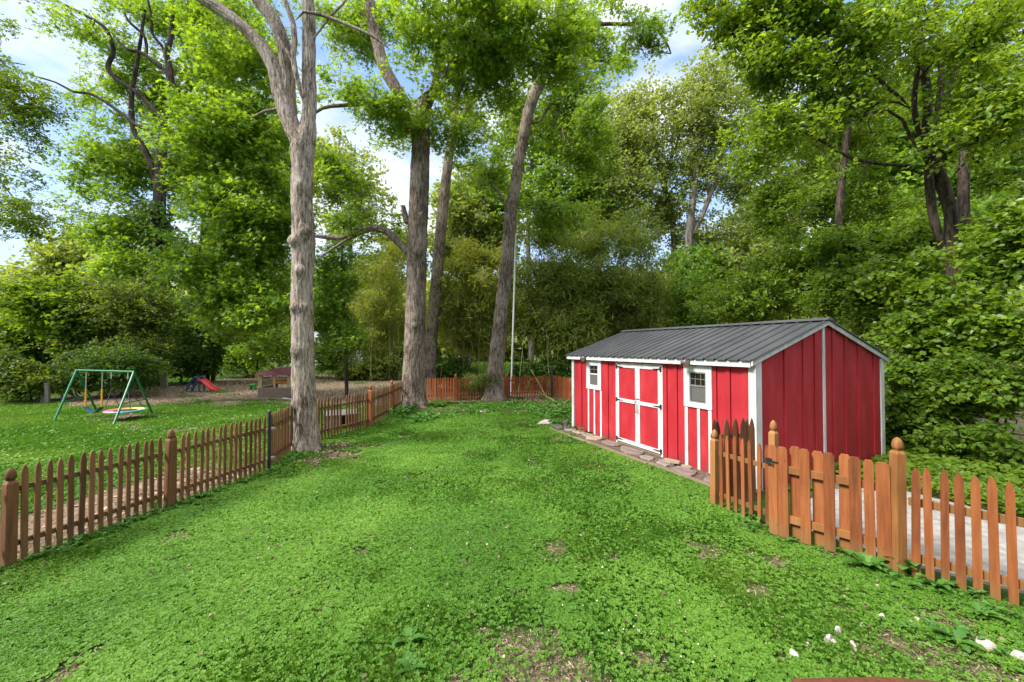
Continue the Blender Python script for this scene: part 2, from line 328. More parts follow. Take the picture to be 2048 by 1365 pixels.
# concrete pad behind the right fence
cm = simple('concrete', (.20, .185, .165), (.38, .36, .33), 7, .9, .3, .01, detail=8)
pad = MB().prism([(3.75, 5.05), (4.25, 4.32), (4.78, 3.86), (7.4, 1.6), (9.2, 3.4), (6.95, 5.27), (6.3, 6.55), (5.2, 6.45), (4.6, 6.05)][::1], -.05, .035).build('concrete_pad', cm)
tag(pad, kind='structure')

# ------------------------------------------------------------------ shed
NX, NY = 4.04, 6.49; AZ = R(24.4)
UU = np.array([-math.sin(AZ), math.cos(AZ), 0]); VV = np.array([math.cos(AZ), math.sin(AZ), 0])
# local frame: x = along the long front towards the far corner, y = outwards from the front (towards the lawn), z up
shed = empty('garden_shed', (NX, NY, 0), AZ + math.pi / 2, 'red board and batten shed with white trim and black ribbed metal roof', 'shed')
L, W, ZW, ZR = 5.4, 4.0, 2.14, 2.84
rd, n, l, b = nmat('red_paint')
q = noise(n, l, 3.2, 5, sc=(1, 1, .35)); r = ramp(n, [(.3, (.36, .017, .024)), (.55, (.44, .026, .034)), (.75, (.51, .045, .052))]); l.new(q.outputs['Fac'], r.inputs[0])
qd = noise(n, l, 26, 5, sc=(1, 1, .12)); tz = n.new('ShaderNodeTexCoord'); sz_ = n.new('ShaderNodeSeparateXYZ'); l.new(tz.outputs['Object'], sz_.inputs[0]); sp1 = noise(n, l, 11, 7, rough=.7)
mr_ = n.new('ShaderNodeMapRange'); mr_.inputs[1].default_value = .02; mr_.inputs[2].default_value = .5; mr_.inputs[3].default_value = .62; mr_.inputs[4].default_value = .30; l.new(sz_.outputs['Z'], mr_.inputs[0])
cmp_ = n.new('ShaderNodeMath'); cmp_.operation = 'SUBTRACT'; l.new(mr_.outputs[0], cmp_.inputs[0]); l.new(sp1.outputs['Fac'], cmp_.inputs[1]); cs_ = n.new('ShaderNodeMapRange'); cs_.inputs[1].default_value = -.02; cs_.inputs[2].default_value = .12; cs_.inputs[4].default_value = .55; l.new(cmp_.outputs[0], cs_.inputs[0])
mudm = n.new('ShaderNodeMixRGB'); mudm.inputs[2].default_value = (.13, .05, .04, 1); l.new(cs_.outputs[0], mudm.inputs[0]); l.new(r.outputs[0], mudm.inputs[1])
l.new(mudm.outputs[0], b.inputs['Base Color']); b.inputs['Roughness'].default_value = .62; b.inputs['Specular IOR Level'].default_value = .25; bump(n, l, b, qd.outputs['Fac'], .35, .004)
wt = simple('white_paint', (.50, .49, .45), (.76, .75, .73), 9, .55, .3, .004, sc=(1, 1, .3), detail=9)
w = MB()
w.box(0, L, -W, 0, 0.02, ZW)                                   # carcass
def boards(mb, x0, x1, y, out, z0, ztop, widths, seed):
    rr = random.Random(seed); x = x0; k = 0
    while x < x1 - .02:
        wd = min(rr.choice(widths), x1 - x)
        if x1 - (x + wd) < .06: wd = x1 - x
        t = .012 if k % 2 else .034
        za, zb = ztop(x + .004), ztop(x + wd - .004)
        ya, yb = (y, y + out * t)
        xs = (x + .003, x + wd - .003)
        poly = [(xs[0], z0), (xs[1], z0), (xs[1], zb), (xs[0], za)]
        mb.slab(poly, min(ya, yb), max(ya, yb)); x += wd; k += 1
for a0, a1, sd_ in ((.09, .80, 1), (1.40, 2.00, 2), (3.46, 4.06, 3), (4.70, L - .06, 4)):
    boards(w, a0, a1, 0.001, 1, .03, lambda x: ZW - .02, (.10, .17, .24), sd_)
for a0, a1, z1 in ((.80, 1.40, 1.21), (4.06, 4.70, 1.25)): w.box(a0, a1, .001, .02, .03, ZW - .02)
w.box(2.0, 3.46, .001, .012, 1.98, ZW - .02)
wall = w.build('wall', rd, shed, .003)
# gable ends: triangle carcass + boards, near end at x=0 facing -x
gb = MB(); gb2 = MB()
zroof = lambda yy: ZR - .05 - abs(yy - W / 2) * (ZR - .05 - ZW) / (W / 2)
for x0, x1 in ((0, .05), (L - .05, L)):
    (gb if x0 == 0 else gb2).add([(x0, 0, ZW), (x0, -W, ZW), (x0, -W / 2, ZR - .05), (x1, 0, ZW), (x1, -W, ZW), (x1, -W / 2, ZR - .05)], [(0, 1, 2), (5, 4, 3), (0, 2, 5, 3), (2, 1, 4, 5), (1, 0, 3, 4)])
rr = random.Random(9); yy = .10; k = 0
while yy < W - .12:
    wd = rr.choice((.12, .24, .3, .34)); 
    if yy < 1.87 < yy + wd: wd = 1.87 - yy
    wd = min(wd, W - .1 - yy)
    if wd < .05: yy += .07 if yy < 2 else wd + .01; continue
    t = .010 if k % 2 else .028; y0, y1 = yy + .003, yy + wd - .003
    za, zb = zroof(y0) - .0, zroof(y1) - .0
    vs = [(-t, -y0, .02), (-t, -y1, .02), (-t, -y1, zb), (-t, -y0, za), (-.001, -y0, .02), (-.001, -y1, .02), (-.001, -y1, zb), (-.001, -y0, za)]
    if y0 < W / 2 < y1: pass
    gb.add(vs, [(0, 1, 2, 3)[::-1], (4, 5, 6, 7), (0, 1, 5, 4), (1, 2, 6, 5), (2, 3, 7, 6), (3, 0, 4, 7)]); yy += wd; k += 1
gb.build('gable', rd, shed, .003); gb2.build('gable', rd, shed)
t_ = MB()   # corner trim, one mesh: all trim boards of the shed
t_.box(-.045, .085, .002, .05, .0, ZW); t_.box(-.046, -.002, -.10, .0018, .0, ZW - .002)
t_.build('corner_trim', wt, shed, .003)
MB().box(L - .06, L + .045, .002, .05, .0, ZW).build('corner_trim', wt, shed, .003)
MB().box(-.046, -.002, -W - .04, -W + .09, .0, ZW).build('corner_trim', wt, shed, .003)
MB().box(-.042, -.0015, -1.94, -1.87, .02, zroof(1.9)).build('batten', wt, shed, .003)
for x0, x1, zt in ((4.60, 4.665, 1.25), (4.335, 4.395, 1.25), (4.055, 4.115, 1.25), (1.335, 1.405, 1.21), (1.055, 1.115, 1.21), (.80, .87, 1.21)):
    MB().box(x0, x1, .021, .042, .0, zt - .002).build('batten', wt, shed, .002)
# fascia and rake boards
MB().box(-.02, L + .16, .115, .15, 2.035, 2.135).build('fascia', wt, shed, .003)
OH = .17
def roofz(y): return 2.155 + (y if y < W / 2 else W - y) * 0.335 + OH * .335
for s in (0, 1):
    a, b_ = ((OH, W / 2) if s == 0 else (W + OH - .02, W / 2))
    y0 = -(-OH) if s == 0 else -(W + OH)
    # rake board runs under the roof edge at the near gable
    ya, yb = (OH, -W / 2) if s == 0 else (-W - OH, -W / 2)
    za, zb = roofz(-OH) - .012, roofz(W / 2) - .012
    d_ = .085
    vs = [(-.075, ya, za), (-.075, yb, zb), (-.075, yb, zb - d_), (-.075, ya, za - d_), (-.048, ya, za), (-.048, yb, zb), (-.048, yb, zb - d_), (-.048, ya, za - d_)]
    MB().add(vs, [(0, 1, 2, 3), (7, 6, 5, 4), (0, 4, 5, 1), (1, 5, 6, 2), (2, 6, 7, 3), (3, 7, 4, 0)]).build('rake_board', wt, shed, .003)
# soffit under the front and back eave
MB().box(-.04, L + .14, .052, .114, 2.06, 2.075).build('soffit', wt, shed)
# ribbed metal roof
rm, n, l, b = nmat('roof_metal')
q = noise(n, l, 2.2, 6, sc=(1, .4, 1)); r = ramp(n, [(.3, (.045, .045, .047)), (.7, (.085, .085, .088))]); l.new(q.outputs['Fac'], r.inputs[0]); l.new(r.outputs[0], b.inputs['Base Color'])
b.inputs['Roughness'].default_value = .42; b.inputs['Metallic'].default_value = .15
rf = MB(); x0r, x1r = -.10, L + .20
prof = []; x = x0r; pitch_ = (x1r - x0r) / 25
for i in range(25):
    a = x0r + i * pitch_; prof += [(a, 0), (a + .012, .026), (a + .034, .026), (a + .048, 0)]
    prof += [(a + pitch_ * .5, .0), (a + pitch_ * .5 + .012, .004), (a + pitch_ * .5 + .03, 0)]
prof.append((x1r, 0)); m_ = len(prof)
for s in (0, 1):
    ye, yr = (OH + .02, -W / 2) if s == 0 else (-W - OH - .02, -W / 2)
    ze, zr = roofz(-OH - .02), roofz(W / 2)
    vs = [(x, ye, ze + h) for x, h in prof] + [(x, yr, zr + h) for x, h in prof] + [(x, ye, ze + h - .008) for x, h in prof] + [(x, yr, zr + h - .008) for x, h in prof]
    fs = []
    for i in range(m_ - 1):
        a = (i, i + 1, m_ + i + 1, m_ + i); fs.append(a[::-1] if s == 1 else a)
        c = (2 * m_ + i, 2 * m_ + i + 1, 3 * m_ + i + 1, 3 * m_ + i); fs.append(c if s == 1 else c[::-1])
        fs.append((i, 2 * m_ + i, 2 * m_ + i + 1, i + 1))
    fs.append((0, m_, 3 * m_, 2 * m_)); fs.append((m_ - 1, 2 * m_ - 1, 4 * m_ - 1, 3 * m_ - 1))
    rf.add(vs, fs)
roof = rf.build('roof', rm, shed)
zr = roofz(W / 2)
MB().add([(x0r - .01, -W / 2 + .15, zr - .012), (x0r - .01, -W / 2, zr + .045), (x0r - .01, -W / 2 - .15, zr - .012), (x1r, -W / 2 + .15, zr - .012), (x1r, -W / 2, zr + .045), (x1r, -W / 2 - .15, zr - .012)],
         [(0, 1, 4, 3)[::-1], (1, 2, 5, 4)[::-1], (0, 2, 1), (3, 4, 5), (0, 3, 5, 2)]).build('ridge_cap', rm, roof)
# windows
gl, n, l, b = nmat('window_glass'); b.inputs['Base Color'].default_value = (.012, .014, .013, 1); b.inputs['Roughness'].default_value = .06; b.inputs['Specular IOR Level'].default_value = .6
scr = simple('insect_screen', (.085, .08, .07), (.13, .12, .105), 60, .8, .1)
for (xa, xb, za, zb, ia, ib, ja, jb) in ((.78, 1.41, 1.21, 2.01, .905, 1.275, 1.31, 1.89), (4.06, 4.70, 1.25, 2.02, 4.185, 4.565, 1.35, 1.91)):
    wi = MB(); wi.box(xa, ia, .022, .060, za, zb); wi.box(ib, xb, .022, .060, za, zb); wi.box(ia, ib, .0222, .0595, za, ja); wi.box(ia, ib, .0222, .0595, jb, zb)
    win = wi.build('window', wt, shed, .003)
    mid = (ja + jb) / 2 + .03
    MB().box(ia, ib, .021, .030, ja, jb).build('pane', gl, win)
    MB().box(ia + .03, ib - .03, .031, .036, ja + .03, mid - .02).build('insect_screen', scr, win)
    sa = MB(); sa.box(ia, ia + .022, .031, .052, ja, jb); sa.box(ib - .022, ib, .031, .052, ja, jb); sa.box(ia + .022, ib - .022, .031, .0515, jb - .022, jb); sa.box(ia + .022, ib - .022, .031, .0515, ja, ja + .022); sa.box(ia + .022, ib - .022, .0311, .0505, mid - .015, mid + .015)
    sa.build('sash', wt if xa > 4 else simple('sash_grey', (.16, .16, .16), (.22, .22, .22), 5, .5, 0), win)
    mu = MB(); 
    for q_ in ((1 / 3, 2 / 3) if xa < 4 else (.5,)): mu.box(ia + (ib - ia) * q_ - .006, ia + (ib - ia) * q_ + .006, .0312, .040, mid + .015, jb - .022)
    mu.box(ia + .022, ib - .022, .0313, .0395, (mid + jb) / 2 - .006, (mid + jb) / 2 + .006)
    mu.build('muntin', M['brown_plastic'], win)
    MB().box(xa + .1, xb - .1, .001, .03, zb + .003, zb + .04).build('lintel', M['tan'], win)
# doors
for (xa, xb, hinge) in ((2.03, 2.722, 0), (2.728, 3.43, 1)):
    z0, z1 = .10, 1.97
    d = MB().box(xa + .02, xb - .02, .002, .026, z0 + .01, z1 - .01).build('door', rd, shed)
    fr = MB(); s_ = .07
    fr.box(xa, xa + s_, .027, .05, z0, z1); fr.box(xb - s_, xb, .027, .05, z0, z1)
    for za, zb in ((z0, z0 + .085), (1.06, 1.14), (z1 - .085, z1)): fr.box(xa + s_ + .0005, xb - s_ - .0005, .027, .049, za, zb)
    fr.build('door_frame', wt, d, .003)
    for zz in (.16, 1.10, 1.90):
        h = MB(); xx = xa if hinge == 0 else xb; sg = 1 if hinge == 0 else -1
        h.slab([(xx - sg * .035, zz - .05), (xx + sg * .012, zz - .05), (xx + sg * .018, zz - .018), (xx + sg * .21, zz - .006), (xx + sg * .22, zz), (xx + sg * .21, zz + .006), (xx + sg * .018, zz + .018), (xx + sg * .012, zz + .05), (xx - sg * .035, zz + .05)][::sg], .0505, .058)
        h.tube([(xx - sg * .008, .058, zz - .05), (xx - sg * .008, .058, zz + .05)], .009, 8); h.build('hinge', M['black_metal'], d)
    hx = xb - .035 if hinge == 0 else xa + .035
    MB().tube([(hx, .05, .86), (hx, .085, .88), (hx, .09, 1.0), (hx, .085, 1.12), (hx, .05, 1.14)], .008, 6).build('handle', M['black_metal'] if hinge else M['steel'], d)
fr = MB(); fr.box(1.975, 2.028, .001, .045, .0, 2.0); fr.box(3.432, 3.485, .001, .045, .03, 2.0); fr.box(2.028, 3.432, .0012, .03, 1.975, 2.0)
fr.build('door_casing', wt, shed, .003)
MB().box(2.03, 3.43, .004, .022, .02, .095).build('threshold', M['timber'], shed)
MB().box(2.66, 2.79, .052, .062, 1.18, 1.195).build('latch', M['black_metal'], shed)
for fx in (1.22, 4.62):
    fl = MB(); fl.box(fx - .05, fx + .05, .151, .175, 2.05, 2.12); fl.tube([(fx, .175, 2.07), (fx - .03, .22, 2.04), (fx - .06, .27, 2.03)], [.02, .04, .05], 10); fl.tube([(fx, .175, 2.07), (fx + .04, .22, 2.06), (fx + .08, .26, 2.06)], [.02, .04, .05], 10)
    fl.build('eave_light', M['rust'], shed)

# ------------------------------------------------------------------ timber edging and flagstones before the shed
def shp(t, out, z=0): return np.array([NX, NY, 0]) + UU * t - VV * out + np.array([0, 0, z])
for k, (ta, tb, lab) in enumerate(((-.15, 1.75, 'weathered landscape timber edging the flagstones, nearest the gate'), (1.76, 3.6, 'weathered landscape timber edging the flagstones before the shed doors'), (3.61, 5.5, 'weathered landscape timber edging the flagstones at the far end of the shed'))):
    a = shp(ta, .64 + .02 * k); e = empty('edging_timber', a, math.atan2(UU[1], UU[0]))
    bpy.data.objects.remove(e)
    o = MB().box(0, tb - ta, -.05, .05, -.05, .075 - .008 * k).build('edging_timber', M['timber'], None, .008)
    o.location = a; o.rotation_euler = (0, 0, math.atan2(UU[1], UU[0]) + R((-.6, .5, 1.0)[k])); tag(o, lab, 'timber', 'timbers edging the shed border')
bed = MB().prism([tuple(shp(-.15, .0)[:2]), tuple(shp(5.7, .0)[:2]), tuple(shp(5.7, .6)[:2]), tuple(shp(-.15, .6)[:2])][::-1], -.04, .045)
bedo = bed.build('soil_bed', simple('bed_soil', (.05, .032, .022), (.17, .115, .08), 14, .95, .8, .02, detail=8)); tag(bedo, kind='structure')
st_pink = simple('stone_pink', (.12, .092, .076), (.26, .20, .165), 5, .85, .5, .01, detail=8)
st_tan = simple('stone_tan', (.22, .165, .11), (.42, .33, .235), 5, .85, .5, .01, detail=8)
st_grey = simple('stone_grey', (.15, .13, .11), (.32, .285, .24), 5, .85, .5, .01, detail=8)
st_dark = simple('stone_dark', (.06, .05, .045), (.15, .125, .11), 5, .85, .5, .01, detail=8)
def slabstone(cx, cy, rx, ry, rot, z0, th, seed, name, mat, label, cat, group, bev=.008):
    rr = random.Random(seed); n_ = 10; pts = []
    for k in range(n_):
        a = 2 * math.pi * k / n_; q_ = rr.uniform(.66, 1.16); pts.append((q_ * rx * math.cos(a), q_ * ry * math.sin(a)))
    mb = MB(); n2 = len(pts)
    top = [(x, y, th + rr.uniform(-.004, .004)) for x, y in pts]; low = [(x * 1.02, y * 1.02, 0) for x, y in pts]
    mb.add(low + top, [tuple(range(n2))[::-1], tuple(range(n2, 2 * n2))] + [(i, (i + 1) % n2, n2 + (i + 1) % n2, n2 + i) for i in range(n2)])
    o = mb.build(name, mat, None, bev); o.location = (cx, cy, z0); o.rotation_euler = (rr.uniform(-.03, .03), rr.uniform(-.03, .03), rot)
    return tag(o, label, cat, group)
FS = [(5.62, .42, .30, .17, st_dark, 'thin dark flagstone at the far left end of the shed border'), (5.2, .28, .27, .19, st_grey, 'grey flagstone by the far white corner trim of the shed'),
      (4.78, .3, .24, .18, st_tan, 'small brown flagstone under the small far shed window'), (4.36, .27, .22, .17, st_grey, 'small grey flagstone just right of the far window battens'),
      (3.95, .31, .25, .24, st_tan, 'large pale tan flagstone left of the shed doors'), (3.33, .3, .36, .22, st_pink, 'pinkish flagstone at the left door of the shed'),
      (2.62, .33, .37, .22, st_pink, 'long mauve flagstone in front of the meeting point of the shed doors'), (2.05, .40, .2, .16, st_grey, 'thick grey flagstone at the right door hinge side'),
      (1.62, .36, .2, .16, st_grey, 'lower grey stone of the stacked pair between doors and near window'), (1.08, .42, .33, .2, st_pink, 'wide pink flagstone below the near shed window'),
      (.45, .36, .28, .22, st_pink, 'reddish flagstone closest to the picket fence by the shed'), (1.28, .16, .13, .09, st_tan, 'small tan stone against the white battens below the near window')]
for k, (t, o_, rx, ry, mt, lab) in enumerate(FS):
    c = shp(t, o_); slabstone(c[0], c[1], rx, ry, math.atan2(UU[1], UU[0]) + random.uniform(-.2, .2), .045, .035, 40 + k, 'flagstone', mt, lab, 'flagstone', 'flagstones along the shed front')
c = shp(1.55, .24); slabstone(c[0], c[1], .2, .13, math.atan2(UU[1], UU[0]), .085, .035, 77, 'flagstone', st_tan, 'upper brown stone of the stacked pair between doors and near window', 'flagstone', 'flagstones along the shed front')
for (px, py, rx, ry, lab) in ((1140, 928, .2, .14, 'flat pinkish stone sunk in the lawn, nearer the shed'), (1068, 940, .17, .09, 'flat tan stone sunk in the lawn, left of the pink one')):
    c = G(px, py); slabstone(c[0], c[1], rx, ry, .2, -.012, .035, int(px), 'stepping_stone', st_pink if px > 1100 else st_tan, lab, 'stone', 'flat stones sunk in the lawn')
c = shp(5.75, .12); 
def rock(px, py, sx, sy, sz, mat, name, label, cat, group=None, seed=0, loc=None):
    rr = np.random.default_rng(seed); c = G(px, py) if loc is None else np.array(loc)
    import bmesh
    bm = bmesh.new(); bmesh.ops.create_icosphere(bm, subdivisions=3, radius=1)
    dirs = rr.normal(size=(9, 3)); dirs /= np.linalg.norm(dirs, axis=1)[:, None]; ds = rr.uniform(.62, .9, 9)
    for v in bm.verts:
        p = np.array(v.co); 
        for d, q_ in zip(dirs, ds):
            e = p @ d - q_
            if e > 0: p = p - d * e * .9
        v.co = Vector(p * (sx, sy, sz))
    me = bpy.data.meshes.new(name); bm.to_mesh(me); bm.free()
    for pl in me.polygons: pl.use_smooth = False
    o = link(name, me, mat); o.location = (c[0], c[1], c[2] + sz * .35); o.rotation_euler = (rr.uniform(-.3, .3), rr.uniform(-.3, .3), rr.uniform(0, 3)); return tag(o, label, cat, group)
wst = simple('white_stone', (.34, .30, .27), (.66, .63, .58), 16, .85, .5, .006, detail=7)
pst = simple('pale_pink_stone', (.36, .27, .24), (.60, .50, .45), 10, .85, .4, .004, detail=7)
WS = [(1588, 1322, .052, .04, wst, 'rounded white stone, lowest of the row in the clover'), (1617, 1299, .022, .018, wst, 'tiny white stone just above the lowest one'), (1658, 1287, .042, .032, wst, 'white stone touching a notched one in the clover row'),
      (1668, 1296, .03, .028, pst, 'pinkish grey stone tucked right beneath the white pair'), (1675, 1271, .032, .036, wst, 'notched white stone in the middle of the row'), (1724, 1256, .026, .016, wst, 'small flat white stone between the notched one and the far one'),
      (1761, 1240, .036, .024, wst, 'white wedge stone, farthest of the row in the clover'), (1833, 1247, .045, .018, pst, 'pale pink flat stone half hidden in clover by the fence'), (1972, 1297, .075, .035, pst, 'larger pinkish stone in the mulch at lower right'),
      (2040, 1325, .05, .045, wst, 'white stone at the right edge of the picture'), (1838, 1330, .02, .018, wst, 'small cream pebble in the mulch'), (1708, 1300, .03, .03, pst, 'greyish stone in the litter behind the white row')]
for k, (px, py, s, sz, mt, lab) in enumerate(WS):
    rock(px, py, s * .95, s * .75, sz * 1.3 + .016, mt, 'white_stone' if mt is wst else 'pink_stone', lab, 'stone', 'stones in the clover at lower right', seed=100 + k)
rock(0, 0, .16, .13, .17, st_dark, 'dark_stone', 'dark lumpy rock at the far left corner of the shed', 'rock', seed=4, loc=shp(5.78, .05))
rock(0, 0, .30, .2, .10, pst, 'flat_rock', 'flat pale pink rock in the weeds left of the shed', 'rock', seed=5, loc=shp(6.3, .45))
rock(965, 826, .2, .14, .08, pst, 'lawn_rock', 'pinkish rock beneath the bamboo sprout', 'rock', seed=6)
rock(350, 748, .8, .5, .28, wst, 'rubble', 'pale rubble heap on the dirt left of the toddler slide', 'rubble', seed=8)
rock(575, 800, .22, .2, .07, wst, 'pale_slab', 'pale flat stone on the dirt in front of the playhouse', 'stone', seed=9)

# ------------------------------------------------------------------ fences
def picket_mesh(name, w, h, t, style):
    hw = w / 2
    if style == 'gothic':
        top = [(hw, h - .13), (hw * 1.0, h - .10), (hw * .86, h - .065), (hw * .6, h - .03), (hw * .25, h - .006), (0, h)]
    elif style == 'point':
        top = [(hw, h - .17), (hw * .75, h - .10), (hw * .4, h - .04), (0, h)]
    else:                                                      # dog-eared
        top = [(hw, h - .035), (hw * .62, h), (0, h)]
    poly = [(-hw, 0), (hw, 0)] + top + [(-x, z) for x, z in top[-2::-1]]
    return MB().slab(poly, -t / 2, t / 2).mesh(name)
def cap_profile(s, z):                                         # rounded post top
    return [(s * .38, z), (s * .38, z + .012), (s * .49, z + .018), (s * .52, z + .045), (s * .50, z + .075), (s * .41, z + .102), (s * .24, z + .123), (s * .07, z + .134), (.002, z + .136)]
def post(parent, x, y, h, s, mat, rz=0., dome=True):
    mb = MB(); hs = s / 2; z1 = h - .135 - .03
    mb.box(-hs, hs, -hs, hs, -.05, z1)
    mb.add([(-hs, -hs, z1), (hs, -hs, z1), (hs, hs, z1), (-hs, hs, z1), (-hs * .68, -hs * .68, z1 + .03), (hs * .68, -hs * .68, z1 + .03), (hs * .68, hs * .68, z1 + .03), (-hs * .68, hs * .68, z1 + .03)],
           [(0, 1, 5, 4), (1, 2, 6, 5), (2, 3, 7, 6), (3, 0, 4, 7), (4, 5, 6, 7)])
    o = mb.build('post', mat, parent, .004); o.location = (x, y, 0); o.rotation_euler = (random.uniform(-.008, .008), random.uniform(-.008, .008), rz)
    c = MB().lathe(cap_profile(s * .85, z1 + .031), n=16, sq=.35).build('cap', mat, o)
    return o
class Fence:
    def __init__(s, name, label, org, mat, w, h, t, style, pmat=None):
        s.o = empty(name, (org[0], org[1], 0), 0, label, 'fence'); s.org = np.array(org, float); s.mat = mat; s.pmat = pmat or mat; s.h = h
        s.me = [picket_mesh('picket', w * k, h, t, style) for k in (1, 1.06, .95)]
        for m in s.me: m.materials.append(mat)
        s.t = t
    def run(s, a, b, n=None, ps=None, side=1, rails=(.23, .82), hj=.012, lean=.012, rail_th=.06, skip=()):
        """pickets from a to b; side = side of the rails relative to a->b left normal"""
        a = np.array(a, float) - s.org; b = np.array(b, float) - s.org; d = b - a; Ln = np.linalg.norm(d); d = d / Ln; nrm = np.array([-d[1], d[0]]) * side
        if ps is None: ps = [(i + .5) / n for i in range(n)]
        rz = math.atan2(d[1], d[0])
        for i, p in enumerate(ps):
            if i in skip: continue
            q_ = a + d * Ln * p - nrm * (s.t / 2 + .001); o = bpy.data.objects.new('picket', random.choice(s.me)); C.objects.link(o); o.parent = s.o
            o.location = (q_[0], q_[1], random.uniform(-hj, hj) - .0); o.rotation_euler = (random.uniform(-lean, lean), random.uniform(-lean, lean), rz + random.uniform(-.03, .03))
        for z in rails:
            A = (*(a + nrm * .022), z); B_ = (*(b + nrm * .022), z)
            mb = MB().bar((0, 0, 0), (Ln, 0, 0), .035, rail_th); o = mb.build('rail', s.mat, s.o, .003); o.location = A; o.rotation_euler = (0, 0, rz)
        return s
def steel_post(parent, x, y, h, r=.03, mat=None):
    o = MB().lathe([(r, -.05), (r, h - .03), (r * .9, h - .01), (r * .4, h)], n=12).build('steel_post', mat or M['black_metal'], parent); o.location = (x, y, 0)
    return o
# left fence
f1 = Fence('picket_fence', 'long brown picket fence running away on the left of the lawn, round the big trees', FL[1], M['brown_wood'], .050, 1.07, .02, 'gothic')
f1.run((-5.75, 2.9), (-5.43, 4.14), n=12, side=1); f1.run((-5.39, 4.29), (-5.03, 5.66), n=15, side=1); f1.run((-5.01, 5.76), (-4.65, 7.40), n=17, side=1)
o0 = f1.org
for i, (x, y, h) in enumerate(((-5.44, 4.22, 1.06), (-5.03, 5.71, 1.17))): post(f1.o, x - o0[0] + .045, y - o0[1], h, .092, M['brown_wood'], R(-14))
sp0 = steel_post(f1.o, -4.63 - o0[0], 7.47 - o0[1], 1.16, .032)
for z in (.24, .80): MB().bar((-.06, -.10, z), (.02, .13, z), .06, .045).build('clamp', M['steel'], sp0)
f1.run((-4.72, 7.58), (-5.02, 9.0), n=14, side=1)
f1.run((-4.92, 9.85), (-4.24, 11.58), n=18, side=1, skip=(8,)); f1.run((-4.22, 11.70), (-4.29, 13.95), n=18, side=1); f1.run((-4.30, 14.05), (-4.42, 15.9), n=15, side=1)
post(f1.o, -4.22 - o0[0], 11.64 - o0[1], 1.25, .105, M['orange_wood']); post(f1.o, -4.3 - o0[0], 14.0 - o0[1], 1.22, .105, M['orange_wood'])
# back fence
f2 = Fence('picket_fence', 'reddish picket fence across the far end of the lawn, between the trees and the shed', (-4.0, 17.45), M['back_wood'], .075, 1.05, .02, 'gothic')
o0 = f2.org
f2.run((-3.95, 17.45), (-2.55, 17.42), n=12, side=1); f2.run((-2.45, 17.42), (-.28, 18.45), n=19, side=1); f2.run((-.18, 18.5), (1.88, 18.88), n=17, side=1); f2.run((1.98, 18.85), (2.75, 16.6), n=18, side=1)
for x, y, h in ((-2.5, 17.42, 1.22), (-.23, 18.48, 1.15)): post(f2.o, x - o0[0], y - o0[1], h, .12, M['back_wood'], .2)
steel_post(f2.o, 1.93 - o0[0], 18.9 - o0[1], 1.5, .05)
# small fence left of the gate
PL = (3.37, 5.05)
f3 = Fence('picket_fence', 'short orange picket fence between the left gate post and the shed corner', (3.01, 5.84), M['orange_wood'], .048, 1.10, .02, 'gothic', M['post_wood'])
f3.run((3.04, 5.78), (3.36, 5.06), n=7, side=1, rails=(.20, .80))
post(f3.o, 0, 0, 1.14, .088, M['post_wood'], R(24))
# dark stockade panel behind
f4 = Fence('stockade_panel', 'dark brown pointed wooden panel leaning against the shed, behind the short fence', (3.08, 6.02), M['dark_wood'], .075, 1.27, .02, 'point')
f4.run((3.06, 6.0), (3.74, 6.04), n=9, side=1, rails=(.25, .68, 1.0), lean=.03, hj=.02)
# gate
gate = empty('garden_gate', (3.24, 4.94, 0), math.atan2(-.79, .73), 'closed orange wooden gate of dog-eared boards between two tall round-topped posts', 'gate')
gl_ = math.hypot(.73, .79)
def gate_t(px, off=0.):
    d = np.array([.73, -.79]) / gl_; nn_ = np.array([.79, .73]) / gl_; o_ = np.array([3.24, 4.94]) + nn_ * off; k = (px - 1024) / F
    return (k * o_[1] - o_[0]) / (d[0] - k * d[1])
for e0, e1, back in ((450, 505, 0), (505, 570, 0), (578, 645, 1), (640, 703, 0), (713, 785, 1), (780, 850, 0), (868, 940, 1), (935, 1012, 0), (1025, 1090, 0), (1098, 1188, 0)):
    off = .055 if back else 0; t0, t1 = gate_t(1380 + (e0 + 18) / 3.033, off), gate_t(1380 + (e1 + 18) / 3.033, off)
    me = picket_mesh('board', (t1 - t0) * .975, 1.11 + random.uniform(-.012, .012), .02, 'dog'); o = link('board', me, M['orange_wood'], gate, .002)
    o.location = ((t0 + t1) / 2, -.012 if not back else .066, .035); o.rotation_euler = (0, random.uniform(-.008, .008), 0)
for z in (.26, .86): MB().bar((.0, .0265, z), (1.06, .0265, z), .05, .085).build('rail', M['post_wood'], gate, .003)
lt = MB(); lt.box(-.06, .10, -.036, -.024, .93, .945); lt.box(-.03, .03, -.05, -.023, .90, .975); lt.tube([(.04, -.03, .935), (.04, -.055, .935), (.04, -.06, .90)], .007, 6); lt.build('latch', M['black_metal'], gate)
gp = empty('gate_post', (PL[0], PL[1], 0), R(24), 'tall round-topped post at the latch side of the gate', 'post', 'round-topped gate posts'); 
gp2 = empty('gate_post', (4.02, 4.10, 0), R(-5), 'thick round-topped post at the hinge side of the gate, nearest the camera', 'post', 'round-topped gate posts')
for g_, s_, hh in ((gp, .082, 1.42), (gp2, .094, 1.42)):
    p_ = post(g_, 0, 0, hh, s_, M['post_wood']); p_.name = 'shaft'
